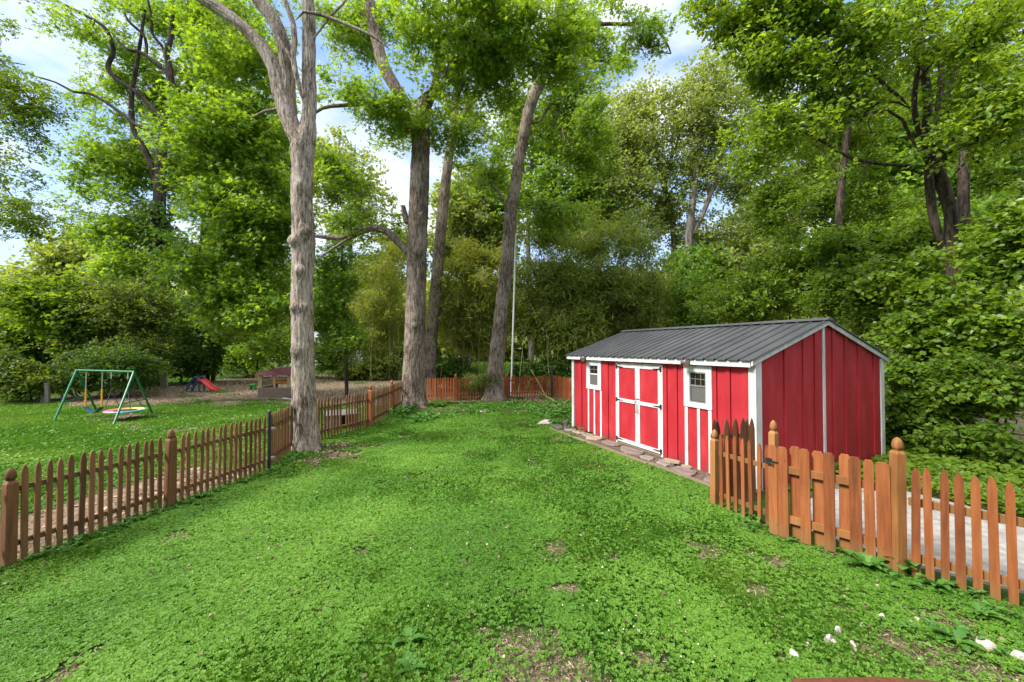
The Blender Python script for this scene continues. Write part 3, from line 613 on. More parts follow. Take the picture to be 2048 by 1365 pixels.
# right fence
f5 = Fence('picket_fence', 'bright orange picket fence running out of the picture at right, before the concrete', (4.08, 4.03), M['orange_wood'], .061, 1.15, .022, 'gothic')
dR = np.array([.52, -.50]) / math.hypot(.52, .50)
base = np.array([4.02, 4.07]); 
def px_t(px):
    k = (px - 1024) / F; return (k * base[1] - base[0]) / (dR[0] - k * dR[1])
ts = [px_t(p + 6) for p in (1817, 1845, 1875, 1906, 1939, 1973, 2009, 2044)]; dt = ts[-1] - ts[-2]; ts += [ts[-1] + dt * (i + 1) for i in range(8)]
end = base + dR * 2.2; st = base + dR * .06; LnR = np.linalg.norm(end - st)
f5.run(st, end, ps=[(t - .06) / LnR for t in ts if t - .06 < LnR], side=1, rails=(.22, .78), rail_th=.08)

# deck rail stub at the bottom edge
M['rail_wood'] = wood('rail_wood', (.06, .02, .01), (.12, .038, .018), (.19, .06, .028))
rail = empty('deck_rail', (1.6, 1.55, 0), 0, 'red-brown wooden rail end poking up at the bottom edge of the picture', 'railing')
pl_ = [P(1580, 1356, 1.72), P(1700, 1352, 1.70), P(1900, 1372, 1.62)]
zt = float(pl_[0][2]) 
MB().add([(1.17, 1.60, zt - .04), (1.21, 1.72, zt - .04), (1.6, 1.73, zt - .04), (2.3, 1.66, zt - .04), (2.3, 1.50, zt - .04), (1.25, 1.52, zt - .04), (1.17, 1.60, zt), (1.21, 1.72, zt), (1.6, 1.73, zt), (2.3, 1.66, zt), (2.3, 1.50, zt), (1.25, 1.52, zt)],
         [(0, 1, 2, 3, 4, 5), (11, 10, 9, 8, 7, 6)] + [(i, (i + 1) % 6, 6 + (i + 1) % 6, 6 + i)[::-1] for i in range(6)]).build('handrail', M['rail_wood'], rail, .006).location = (-1.6, -1.55, 0)
MB().box(-.2, -.11, -.03, .06, 0, zt - .041).build('post', M['rail_wood'], rail, .004)

# ------------------------------------------------------------------ play equipment
sw = empty('swing_frame', (-13.6, 13.1, 0), 0, 'green metal A-frame swing set on the neighbour\'s lawn', 'swing set')
o0 = np.array([-13.6, 13.1, 0])
TLp = P(153, 741, 13.3) - o0; TRp = P(268, 744, 12.95) - o0
feet = [G(107, 845), G(196, 826), G(226, 852), G(306, 829)]
MB().tube([TLp - (TRp - TLp) * .01, TRp + (TRp - TLp) * .01], .035, 10).build('top_bar', M['green_metal'], sw)
for k, ft in enumerate(feet):
    T = TLp if k < 2 else TRp; a = ft - o0; a[2] = -.02
    MB().tube([T, a], .032, 10).build('leg', M['green_metal'], sw)
for k in (0, 2):
    T = TLp if k == 0 else TRp; a = feet[k] - o0; b2 = feet[k + 1] - o0; MB().tube([T + (a - T) * .62, T + (b2 - T) * .62], .02, 8).build('cross_bar', M['green_metal'], sw)
def on_bar(px):
    t = (px - 153) / 115.; return P(153, 741, 13.3) * (1 - t) + P(268, 744, 12.95) * t
# belt swing
A = on_bar(173); B2 = on_bar(205.5)
bs = empty('belt_swing', (A + B2) / 2 * np.array([1, 1, 0]), 0, 'belt swing with blue seat on yellow-sleeved chains under the green frame', 'swing'); o0 = np.array(bs.location)
for q_ in (A, B2):
    q_ = q_ - o0; MB().tube([q_, (q_[0], q_[1], .72)], .011, 5).build('chain', M['chain'], bs); MB().tube([(q_[0], q_[1], .98), (q_[0], q_[1], .38)], .024, 8).build('sleeve', M['yellow'], bs)
a, b2 = A - o0, B2 - o0; mb = MB()
for i in range(8):
    t0, t1 = i / 8, (i + 1) / 8; f = lambda t: a * (1 - t) + b2 * t + np.array([0, 0, 0])
    za, zb = [.38 - .20 * math.sin(math.pi * t) for t in (t0, t1)]
    p0, p1 = f(t0), f(t1); mb.bar((p0[0], p0[1], za), (p1[0], p1[1], zb), .15, .02)
mb.build('seat', M['seat_blue'], bs)
# saucer swing
ctr = P(251, 825, 12.9)
ss = empty('saucer_swing', (ctr[0], ctr[1], 0), 0, 'round rainbow saucer swing hanging low on black ropes', 'swing'); o0 = np.array(ss.location)
rb, n, l, b = nmat('rainbow')
tcx = n.new('ShaderNodeTexCoord'); gr = n.new('ShaderNodeTexGradient'); gr.gradient_type = 'RADIAL'; l.new(tcx.outputs['Object'], gr.inputs[0])
r = ramp(n, [(0, (.75, .12, .2)), (.2, (.65, .18, .35)), (.32, (.15, .3, .6)), (.5, (.2, .5, .45)), (.62, (.6, .75, .3)), (.8, (.85, .55, .1)), (.95, (.8, .12, .1))]); l.new(gr.outputs[0], r.inputs[0]); l.new(r.outputs[0], b.inputs['Base Color']); b.inputs['Roughness'].default_value = .5
zs = .30; Rr = .50
ring = MB(); 
for k in range(28):
    a0, a1 = 2 * math.pi * k / 28, 2 * math.pi * (k + 1) / 28
    for (r0, z0, r1, z1) in ((Rr, zs - .03, Rr + .03, zs), (Rr + .03, zs, Rr, zs + .035), (Rr, zs + .035, Rr * .62, zs + .01), (Rr * .62, zs + .01, Rr * .62, zs - .02), (Rr * .62, zs - .02, Rr, zs - .03)):
        ring.add([(r0 * math.cos(a0), r0 * math.sin(a0), z0), (r0 * math.cos(a1), r0 * math.sin(a1), z0), (r1 * math.cos(a1), r1 * math.sin(a1), z1), (r1 * math.cos(a0), r1 * math.sin(a0), z1)], [(0, 1, 2, 3)], True)
ring.build('ring', rb, ss)
MB().lathe([(Rr * .615, zs - .012), (Rr * .615, zs - .002), (.01, zs - .03)], n=24).build('mat', M['rope'], ss)
for px in (223.5, 256.5):
    q_ = on_bar(px) - o0; kn = np.array([q_[0], q_[1], .95]); MB().tube([q_, (q_[0], q_[1], q_[2] - .25)], .014, 6).build('hook', M['chain'], ss)
    sg = -1 if px < 240 else 1
    MB().tube([(q_[0], q_[1], q_[2] - .25), kn], .012, 5).build('rope', M['rope'], ss)
    for aa in (.55, -.55): MB().tube([kn, (sg * Rr * math.cos(aa), Rr * math.sin(aa), zs + .02)], .011, 5).build('rope', M['rope'], ss)
# toddler slide
sl0 = G(378, 783); ssl = empty('toddler_slide', sl0, R(4), 'small plastic slide with red chute and blue steps on the dirt', 'slide')
for s_ in (-.24, .24):
    mb = MB(); mb.tube([(.0, s_, 0), (.1, s_, .3), (.28, s_, .6), (.50, s_, .80), (.66, s_, .74)], [.06, .055, .05, .055, .05], 8); mb.build('side_rail', M['slide_blue'], ssl)
for x, z in ((.12, .18), (.24, .38), (.40, .56)): MB().box(x - .06, x + .06, -.22, .22, z - .02, z + .02).build('step', M['slide_blue'], ssl)
MB().box(.42, .70, -.235, .235, 0.58, .62).build('platform', M['slide_blue'], ssl)
for s_ in (-.2, .2): MB().bar((.66, s_, .0), (.62, s_, .6), .06, .06, (1, 0, 0)).build('rear_leg', M['slide_blue'], ssl)
mb = MB()
for (y0, y1, hh) in ((-.26, -.20, .08), (-.20, .20, 0), (.20, .26, .08)):
    pts = [(.55, .66), (.70, .60), (1.0, .33), (1.3, .07), (1.48, .04)]
    for (xa, za), (xb, zb) in zip(pts[:-1], pts[1:]):
        mb.add([(xa, y0, za - .03), (xb, y0, zb - .03), (xb, y1, zb - .03), (xa, y1, za - .03), (xa, y0, za + hh), (xb, y0, zb + hh), (xb, y1, zb + hh), (xa, y1, za + hh)], [(0, 3, 2, 1), (4, 5, 6, 7), (0, 1, 5, 4), (1, 2, 6, 5), (2, 3, 7, 6), (3, 0, 4, 7)])
mb.build('chute', M['slide_red'], ssl, .01)
# playhouse
ph0 = G(546, 795); ph = empty('playhouse', (ph0[0], ph0[1] + .1, 0), R(3), 'plastic playhouse with maroon roof, tan columns and brown lower walls', 'playhouse')
w2, dp = .78, 1.3
lw = MB(); lw.box(-w2, w2, 0, .06, 0, .45); lw.box(-w2, -w2 + .06, .06, dp, 0, .4495); lw.box(w2 - .06, w2, .06, dp, 0, .4495); lw.box(-w2 + .06, w2 - .06, dp - .06, dp - .0005, 0, .3)
for i in range(22): lw.box(-w2 + .03 + i * .07, -w2 + .055 + i * .07, -.012, .0, .03, .41)
lw.build('wall', M['brown_plastic'], ph)
for x, y, ww in ((-w2 + .1, .05, .18), (w2 - .1, .05, .18), (0, .03, .09), (-w2 + .1, dp - .08, .16), (w2 - .1, dp - .08, .16), (0.1, dp - .08, .12)):
    cb = MB(); cb.box(x - ww / 2, x + ww / 2, y - .035, y + .035, .451, 1.05)
    for i in range(int(ww / .045)): cb.box(x - ww / 2 + .008 + i * .045, x - ww / 2 + .03 + i * .045, y - .045, y - .0355, .46, 1.04)
    cb.build('column', M['tan'], ph)
rfm = MB(); e = .1
rfm.add([(-w2 - e, -e, 1.04), (w2 + e, -e, 1.04), (w2 + e, dp + e, 1.04), (-w2 - e, dp + e, 1.04), (-w2 - e, -e, 1.10), (w2 + e, -e, 1.10), (w2 + e, dp + e, 1.10), (-w2 - e, dp + e, 1.10), (0, .05, 1.37), (0, dp - .05, 1.37)],
        [(0, 3, 2, 1), (0, 1, 5, 4), (1, 2, 6, 5), (2, 3, 7, 6), (3, 0, 4, 7), (4, 5, 8), (6, 7, 9), (5, 6, 9, 8), (7, 4, 8, 9)])
for s_ in (-1, 1):
    for i in range(7):
        t = (i + .5) / 7; rfm.bar((s_ * (w2 + e) * (1 - t), -e * (1 - t) + .05 * t, 1.10 + .27 * t + .01), (s_ * (w2 + e) * (1 - t), (dp + e) * (1 - t) + (dp - .05) * t, 1.10 + .27 * t + .01), .03, .02)
rfm.build('roof', M['maroon'], ph)
ot = empty('toy_table', (ph0[0], ph0[1] + .75, 0), R(3), 'orange plastic toy table inside the playhouse', 'toy table')
MB().box(-.42, .48, -.2, .2, .60, .74).build('table_top', M['orange_plastic'], ot, .03)
for x in (-.34, .40): MB().box(x - .04, x + .04, -.15, .15, 0, .6).build('leg', M['maroon'], ot, .01)
gt0 = G(506, 780); gt = empty('ride_on_toy', gt0, 0, 'green and yellow plastic ride-on toy beside the playhouse', 'toy')
MB().box(-.16, .16, -.12, .12, .22, .34).build('body', M['green_plastic'], gt, .04)
for x in (-.12, .12): MB().box(x - .025, x + .025, -.1, .1, .0, .22).build('leg', M['green_plastic'], gt, .01)
MB().box(.16, .40, -.04, .04, .12, .17).build('handle', M['yellow'], gt, .01)
# wooden box behind the fence
bx = empty('wooden_box', (-5.02, 11.5, 0), R(28), 'low wooden box with pale grey lid and dark open front behind the picket fence', 'box')
mb = MB(); mb.box(-.42, .42, .28, .31, 0, .42); mb.box(-.42, -.39, -.3, .279, 0, .42); mb.box(.39, .42, -.3, .279, 0, .42); mb.box(-.389, -.05, -.3, -.27, 0, .42); mb.build('side_panel', M['grey_wood'], bx)
MB().add([(-.46, -.36, .42), (.46, -.36, .42), (.46, .34, .47), (-.46, .34, .47), (-.46, -.36, .45), (.46, -.36, .45), (.46, .34, .50), (-.46, .34, .50)], [(0, 3, 2, 1), (4, 5, 6, 7), (0, 1, 5, 4), (1, 2, 6, 5), (2, 3, 7, 6), (3, 0, 4, 7)]).build('lid', simple('lid_grey', (.10, .098, .09), (.19, .185, .175), 4, .7, .1), bx)
# old posts and leaning planks at left
for k, (px, py, tp, w_, lab) in enumerate(((88, 806, 762, .16, 'stout grey weathered post, left one of the old pair'), (96, 808, 766, .13, 'grey weathered post standing right beside the stout one'), (328, 777, 727, .26, 'old grey wooden post at the edge of the dirt'))):
    g = G(px, py); h = H - (tp - 697) / F * g[1]
    o = MB().prism([(-w_ / 2, -w_ / 2), (w_ / 2, -w_ / 2), (w_ * .4, w_ / 2), (-w_ / 2, w_ * .45)], -.05, h).build('old_post', M['grey_wood'], None, .01); o.location = g; o.rotation_euler = (.02, -.03, .3); tag(o, lab, 'post')
for k, (p0, p1, lab) in enumerate((((127, 800), (115, 770), 'grey plank leaning left beyond the swing frame'), ((152, 800), (130, 768), 'grey plank leaning in the middle of the pile'), ((160, 798), (142, 775), 'thin pale plank leaning at the right of the pile'))):
    g = G(*p0); t = P(p1[0], p1[1], g[1] + .6); o = MB().bar((0, 0, -.02), t - g, .12 if k < 2 else .07, .03, (0, 1, 0)).build('leaning_plank', M['grey_wood']); o.location = g; tag(o, lab, 'plank', 'planks leaning in the brush')
g = G(332, 777); o = MB().lathe([(.05, -.05), (.05, 1.55), (.02, 1.58)], n=10).build('metal_pipe', M['steel']); o.location = (g[0] + .05, g[1], 0); tag(o, 'thin grey metal pipe standing beside the old wooden post', 'pipe')
# chain link fence
cl = empty('chain_link_fence', (-17.8, 33, 0), 0, 'grey chain link fence at the back of the dirt yard', 'fence'); xs = [-9.2 + 3.0 * i for i in range(7)]
x0c, x1c = -25 + 17.8, -7.2 + 17.8; hh = 1.45
MB().tube([(x0c, 0, hh), (x1c, 0, hh)], .035, 6).build('top_rail', M['chain'], cl)
for i in range(7):
    x = x0c + i * (x1c - x0c) / 6; MB().tube([(x, .0, 0), (x, .0, hh + .05)], .045, 8).build('post', M['chain'], cl)
mb = MB(); s_ = .16; nn = int((x1c - x0c + hh) / s_)
for i in range(nn):
    xa = x0c - hh + i * s_
    for sg in (1, -1):
        a0 = (xa, 0) if sg == 1 else (xa + hh, 0); b0 = (xa + hh, hh) if sg == 1 else (xa, hh)
        # clip to the panel
        (xa_, za_), (xb_, zb_) = sorted([a0, b0]); 
        if xa_ < x0c: t = (x0c - xa_) / (xb_ - xa_); za_ += (zb_ - za_) * t; xa_ = x0c
        if xb_ > x1c: t = (x1c - xa_) / (xb_ - xa_); zb_ = za_ + (zb_ - za_) * t; xb_ = x1c
        if xb_ - xa_ > .05: mb.bar((xa_, sg * .006, za_), (xb_, sg * .006, zb_), .008, .008, (0, 1, 0))
mb.build('wire_mesh', M['chain'], cl)
# white pole behind the back fence
g = np.array([.0, 19.6, 0]); pb = P(1022, 780, 19.6); pt = P(1032, 470, 19.6); pb[2] = 0
o = MB().tube([(0, 0, 0), pt - pb], .045, 10).build('white_pole', simple('pole_white', (.5, .5, .48), (.7, .7, .68), 20, .5, .1)); o.location = pb; tag(o, 'thin pale leaning pole behind the leaning tree, before the bamboo', 'pole')

# far houses
def house(x, y, w, d, h, rz, lab, wins):
    e = empty('house', (x, y, 0), rz, lab, 'house')
    wl_ = MB().box(-w / 2, w / 2, -d / 2, d / 2, 0, h)
    wl_.add([(-w / 2, -d / 2, h), (-w / 2, d / 2, h), (-w / 2, 0, h + d * .3), (w / 2, -d / 2, h), (w / 2, d / 2, h), (w / 2, 0, h + d * .3)], [(0, 2, 1), (3, 4, 5)])
    wl_.build('wall', M['white_far'], e)
    r_ = MB(); t = .15
    for s_ in (-1, 1):
        r_.add([(-w / 2 - .3, s_ * (d / 2 + .3), h - .15), (w / 2 + .3, s_ * (d / 2 + .3), h - .15), (w / 2 + .3, 0, h + d * .3 + .03), (-w / 2 - .3, 0, h + d * .3 + .03), (-w / 2 - .3, s_ * (d / 2 + .3), h - .15 + t), (w / 2 + .3, s_ * (d / 2 + .3), h - .15 + t), (w / 2 + .3, 0, h + d * .3 + .03 + t), (-w / 2 - .3, 0, h + d * .3 + .03 + t)],
               [(0, 1, 2, 3), (4, 5, 6, 7), (0, 1, 5, 4), (1, 2, 6, 5), (2, 3, 7, 6), (3, 0, 4, 7)])
    r_.build('roof', M['roof_far'], e)
    for wx in wins:
        f = MB().box(wx - .6, wx + .6, -d / 2 - .06, -d / 2 - .002, 1.0, 2.3).build('window', M['white_far'], e); MB().box(wx - .5, wx + .5, -d / 2 - .08, -d / 2 - .062, 1.1, 2.2).build('pane', gl, f)
house(-56, 44, 12, 7, 3.0, .5, 'white house glimpsed through the foliage at the left edge', (-3, 0, 3)); house(-24.5, 52, 7, 6, 2.6, -.1, 'pale house with grey roof glimpsed behind the tall front trunk', (-1.5, 1.5))

# the house the photographer stands at (outside the frame; added to keep the low sky off the shed gable)
hb = empty('house', (2, -6.5, 0), 0, 'unseen two-storey tan house behind the deck, added to block low sky from the shed gable', 'house')
MB().box(-9, 11, -4, 4, 0, 5.6).build('wall', M['tan'], hb)
MB().add([(-9.4, -4.4, 5.6), (11.4, -4.4, 5.6), (11.4, 4.4, 5.6), (-9.4, 4.4, 5.6), (-9.4, 0, 7.6), (11.4, 0, 7.6)], [(0, 3, 2, 1), (0, 1, 5, 4), (2, 3, 4, 5), (1, 2, 5), (3, 0, 4)]).build('roof', M['roof_far'], hb)

# ------------------------------------------------------------------ leaves
def tpl_star():
    v = []; k = 5
    for i in range(k):
        a = math.pi * (.5 + (i - 2) * .36); ln = (.62, .9, 1.0, .9, .62)[i]
        v.append((ln * math.cos(a), ln * math.sin(a), -.10 * ln)); 
        if i < k - 1:
            a2 = a + math.pi * .18; v.append((.36 * math.cos(a2), .36 * math.sin(a2), .02))
    v.append((-.10, -.12, 0)); v.append((.10, -.12, 0)); v = np.array(v); v[:, 1] -= .2
    return v * .62, [tuple(range(len(v)))]
def tpl_oval(w=.32, fold=.12):
    v = np.array([(0, -.5, 0), (w, -.18, fold), (w * .85, .15, fold), (0, .5, -.08), (-w * .85, .15, fold), (-w, -.18, fold)])
    return v, [(0, 1, 2, 3), (0, 3, 4, 5)]
def tpl_heart():
    v = np.array([(0, -.42, 0), (.2, -.5, .05), (.42, -.25, .08), (.38, .05, .06), (0, .55, -.1), (-.38, .05, .06), (-.42, -.25, .08), (-.2, -.5, .05)])
    return v, [(0, 1, 2, 3, 4), (0, 4, 5, 6, 7)]
def tpl_blade():
    return np.array([(-.05, -.5, 0), (.05, -.5, 0), (.075, 0, .03), (0, .5, -.06), (-.075, 0, .03)]), [(0, 1, 2, 3, 4)]
def tpl_tri():
    return np.array([(-.5, -.4, 0), (.45, -.3, .05), (.3, .4, 0), (-.25, .5, -.05)]), [(0, 1, 2, 3)]
TPL = {'star': tpl_star(), 'oval': tpl_oval(), 'heart': tpl_heart(), 'blade': tpl_blade(), 'tri': tpl_tri()}
def leaves(c, nrm, axis_, size, tone, shape):
    """vectorised leaves -> V, loops, sizes, tone"""
    tv, tf = TPL[shape]; n_ = len(c)
    nrm = nrm / (np.linalg.norm(nrm, axis=1)[:, None] + 1e-9)
    ax = axis_ - nrm * np.sum(axis_ * nrm, 1)[:, None]; ax /= (np.linalg.norm(ax, axis=1)[:, None] + 1e-9)
    bx_ = np.cross(ax, nrm); s = size[:, None, None]
    V = c[:, None, :] + s * (tv[None, :, 0:1] * bx_[:, None, :] + tv[None, :, 1:2] * ax[:, None, :] + tv[None, :, 2:3] * nrm[:, None, :])
    k = len(tv); lp = np.concatenate([np.array(f) for f in tf]); sz = [len(f) for f in tf]
    loops = (np.arange(n_) * k)[:, None] + lp[None, :]
    return V.reshape(-1, 3), loops.ravel(), np.tile(sz, n_), np.repeat(tone, k)
def prisms(a, b, ra, rb, ns=3):
    """thin tapering twigs, vectorised"""
    d = b - a; d = d / (np.linalg.norm(d, axis=1)[:, None] + 1e-9); x = np.cross(d, np.array([.31, .17, .93])); x /= (np.linalg.norm(x, axis=1)[:, None] + 1e-9); y = np.cross(d, x)
    an = np.arange(ns) * 2 * math.pi / ns; cs, sn = np.cos(an)[None, :, None], np.sin(an)[None, :, None]
    off = cs * x[:, None] + sn * y[:, None]
    V = np.concatenate([a[:, None] + off * ra[:, None, None], b[:, None] + off * rb[:, None, None]], 1)
    f = np.array([[k, (k + 1) % ns, ns + (k + 1) % ns, ns + k] for k in range(ns)]).ravel()
    loops = (np.arange(len(a)) * 2 * ns)[:, None] + f[None]
    return V.reshape(-1, 3), loops.ravel(), np.full(len(a) * ns, 4)
def merge(parts):
    V, Lp, S = [], [], []; n_ = 0
    for p in parts:
        V.append(p[0]); Lp.append(p[1] + n_); S.append(p[2]); n_ += len(p[0])
    return np.concatenate(V), np.concatenate(Lp), np.concatenate(S)
def sweep(pts, rad, ns, rough=0., seed=0, flare=0., knots=(), seal=False):
    """smooth bark tube through pts; real furrows when rough > 0"""
    pts = np.array(pts, float); rad = np.array(rad, float); m = len(pts)
    t = np.concatenate([[0], np.cumsum(np.linalg.norm(np.diff(pts, axis=0), axis=1))]); Lt = t[-1]
    k = max(2, int(Lt / (.07 if rough else .35)) + 1); k = min(k, 260)
    tt = np.linspace(0, Lt, k)
    def cr_(arr):
        out = np.empty((k,) + arr.shape[1:])
        for i, q_ in enumerate(tt):
            j = min(np.searchsorted(t, q_, side='right') - 1, m - 2); u = (q_ - t[j]) / (t[j + 1] - t[j]); p0, p1, p2, p3 = arr[max(j - 1, 0)], arr[j], arr[j + 1], arr[min(j + 2, m - 1)]
            out[i] = .5 * ((2 * p1) + (-p0 + p2) * u + (2 * p0 - 5 * p1 + 4 * p2 - p3) * u * u + (-p0 + 3 * p1 - 3 * p2 + p3) * u ** 3)
        return out
    pp = cr_(pts); rr_ = np.interp(tt, t, rad)
    d = np.gradient(pp, axis=0); d /= np.linalg.norm(d, axis=1)[:, None]
    ref = np.array([0., 1., .05]); x = np.cross(d, ref); x /= (np.linalg.norm(x, axis=1)[:, None] + 1e-9); y = np.cross(d, x)
    an = np.arange(ns) * 2 * math.pi / ns
    A_, T_ = np.meshgrid(an, tt)
    rad2 = np.repeat(rr_[:, None], ns, 1)
    if seal: rr_ = rr_.copy(); rr_[0] = .002; rr_[1] *= .75; rad2 = np.repeat(rr_[:, None], ns, 1)
    if rough:
        ca, sa = np.cos(A_), np.sin(A_)
        rad2 *= 1 + .05 * (fbm(ca * 1.2 + seed, sa * 1.2 + T_ * .8, 1.3, 3, seed) - .5) * 2
        u1 = A_ / (2 * math.pi) * 36
        nzf = np.minimum(fbm(u1, T_ * 3.2, 1., 3, seed + 1), fbm(u1 - 36, T_ * 3.2, 1., 3, seed + 1) + 10 * (A_ < 5.8))
        rad2 += rough * (nzf - .5)
        if flare: rad2 *= 1 + flare * np.exp(-T_ / .42) * (1 + .65 * np.cos(A_ * 5 + seed)) 
    V = pp[:, None] + rad2[:, :, None] * (np.cos(A_)[..., None] * x[:, None] + np.sin(A_)[..., None] * y[:, None])
    for kp, kr, kd in knots:      # burls: (world point on the trunk, radius, height)
        dist = np.linalg.norm(V - np.array(kp), axis=2); out = V - pp[:, None]; out /= np.linalg.norm(out, axis=2)[..., None]
        V = V + out * (1.5 * kd * np.exp(-(dist / kr) ** 3) - kd * .9 * np.exp(-(dist / (kr * .45)) ** 2))[..., None]
    i_ = np.arange(k * ns).reshape(k, ns); i2 = np.roll(i_, -1, 1)
    q_ = np.stack([i_[:-1], i2[:-1], i2[1:], i_[1:]], -1).reshape(-1)
    return V.reshape(-1, 3), q_, np.full((k - 1) * ns, 4)
def grow(nodes, clusters, rtwig, r, up=.35, start=None):
    """grow a branching skeleton from given nodes to the cluster centres; returns twig-tip tubes"""
    N_ = [np.array(p, float) for p in nodes]; n0 = len(N_); par = [-1] * n0; cnt = [0.] * n0; paths = []
    arr = np.zeros((n0 + len(clusters) * 8 + 10, 3)); arr[:n0] = nodes; m = n0
    c = np.array(clusters); dmin = np.array([np.min(np.linalg.norm(arr[:n0] - q_, axis=1)) for q_ in c]); order = np.argsort(dmin)
    parent = np.full(len(arr), -1); count = np.zeros(len(arr))
    for ci in order:
        q_ = c[ci]; dd = arr[:m] - q_; dist = np.linalg.norm(dd, axis=1); cost = dist * (1 + .45 * (dd[:, 2] > -.15 * dist)); j = int(np.argmin(cost)); a = arr[j]; D = q_ - a; Ld = np.linalg.norm(D)
        k = int(min(7, max(1, Ld / .55))); pj = j; path = [j]
        side = r.normal(size=3) * Ld * .09; side[2] = abs(side[2]) * .3 + Ld * .05
        for s_ in range(1, k + 1):
            u = s_ / k; p = a + D * u + side * math.sin(math.pi * u) * (1 if k > 1 else 0) + (r.normal(size=3) * .035 * Ld / k if s_ < k else 0)
            arr[m] = p; parent[m] = pj; path.append(m); pj = m; m += 1
        paths.append(path); x_ = pj
        while x_ != -1 and x_ >= n0: count[x_] += 1; x_ = parent[x_]
    V = []
    for path in paths:
        pts = arr[path]; cn = count[path]; rad = rtwig * np.maximum(cn, 1) ** .46
        rad[0] = rad[1] * 1.08
        V.append(tube_np(pts, rad, 5 if cn[1] > 3 else 4))
    return V
def tube_np(pts, rad, ns):
    m = len(pts); d = np.gradient(pts, axis=0) if m > 1 else pts; d = d / (np.linalg.norm(d, axis=1)[:, None] + 1e-9)
    x = np.cross(d, np.array([.3, .2, .93])); x /= (np.linalg.norm(x, axis=1)[:, None] + 1e-9); y = np.cross(d, x); an = np.arange(ns) * 2 * math.pi / ns
    V = pts[:, None] + rad[:, None, None] * (np.cos(an)[None, :, None] * x[:, None] + np.sin(an)[None, :, None] * y[:, None])
    i_ = np.arange(m * ns).reshape(m, ns); i2 = np.roll(i_, -1, 1); q_ = np.stack([i_[:-1], i2[:-1], i2[1:], i_[1:]], -1).reshape(-1)
    return V.reshape(-1, 3), q_, np.full((m - 1) * ns, 4)
def blob_points(blobs, r, gap=0, gs=.8):
    """blobs: (px,py,Y,rpx,rpy,rY,n) -> cluster centres"""
    out = []
    for (px, py, Y, rx, ry, rY, n_) in blobs:
        c = P(px, py, Y); sx, sz = rx * Y / F, ry * Y / F
        u = r.normal(size=(n_, 3)); u /= np.linalg.norm(u, axis=1)[:, None]; u *= (r.random(n_) ** .5 * r.uniform(.85, 1.3, n_))[:, None]
        p = c + u * (sx, rY, sz)
        out.append(p)
    p = np.concatenate(out); p = p[p[:, 2] > .25]
    if gap:
        w_ = .5 * (vn(p[:, 0] + .7 * p[:, 1], p[:, 2] + .35 * p[:, 1], gs, 41) + vn(p[:, 0] - .5 * p[:, 1], p[:, 2], gs * 2.1, 43)); p = p[w_ > gap]
    return p
def sprays(cl, Rc, ntw, nlf, lsize, r, shape, droop=.15, flat=.35, tilt=.5, tbase=.5):
    """each cluster: ntw twiglets with nlf leaves along each"""
    n_ = len(cl); az = r.random((n_, ntw)) * 2 * math.pi; el = r.normal(size=(n_, ntw)) * flat - droop
    Lg = Rc * r.uniform(.55, 1.15, (n_, ntw)); d = np.stack([np.cos(az) * np.cos(el), np.sin(az) * np.cos(el), np.sin(el)], -1)
    a = np.repeat(cl[:, None], ntw, 1) + r.normal(size=(n_, ntw, 3)) * Rc * .22; b = a + d * Lg[..., None]
    s = r.uniform(.15, 1.05, (n_, ntw, nlf)); p = a[:, :, None] + d[:, :, None] * (Lg[..., None] * s)[..., None]
    p = p + r.normal(size=p.shape) * lsize * .75 * np.array([1, 1, .6]); p[..., 2] -= droop * (s ** 2) * Rc * .3
    p = p.reshape(-1, 3); nn = len(p)
    nr = np.array([-.15, -.3, .85]) + r.normal(size=(nn, 3)) * tilt
    axx = np.repeat(d.reshape(-1, 3), nlf, 0) + r.normal(size=(nn, 3)) * .7 - np.array([0, 0, .25])
    ctone = np.repeat(r.normal(size=n_) * .13, ntw * nlf); tone = np.clip(tbase + ctone + r.normal(size=nn) * .2, 0, 1)
    lv = leaves(p, nr, axx, lsize * r.uniform(.65, 1.25, nn), tone, shape)
    tw = prisms(a.reshape(-1, 3), b.reshape(-1, 3), np.full(n_ * ntw, .006 + lsize * .02), np.full(n_ * ntw, .002 + lsize * .006))
    return lv, tw
GRP = None
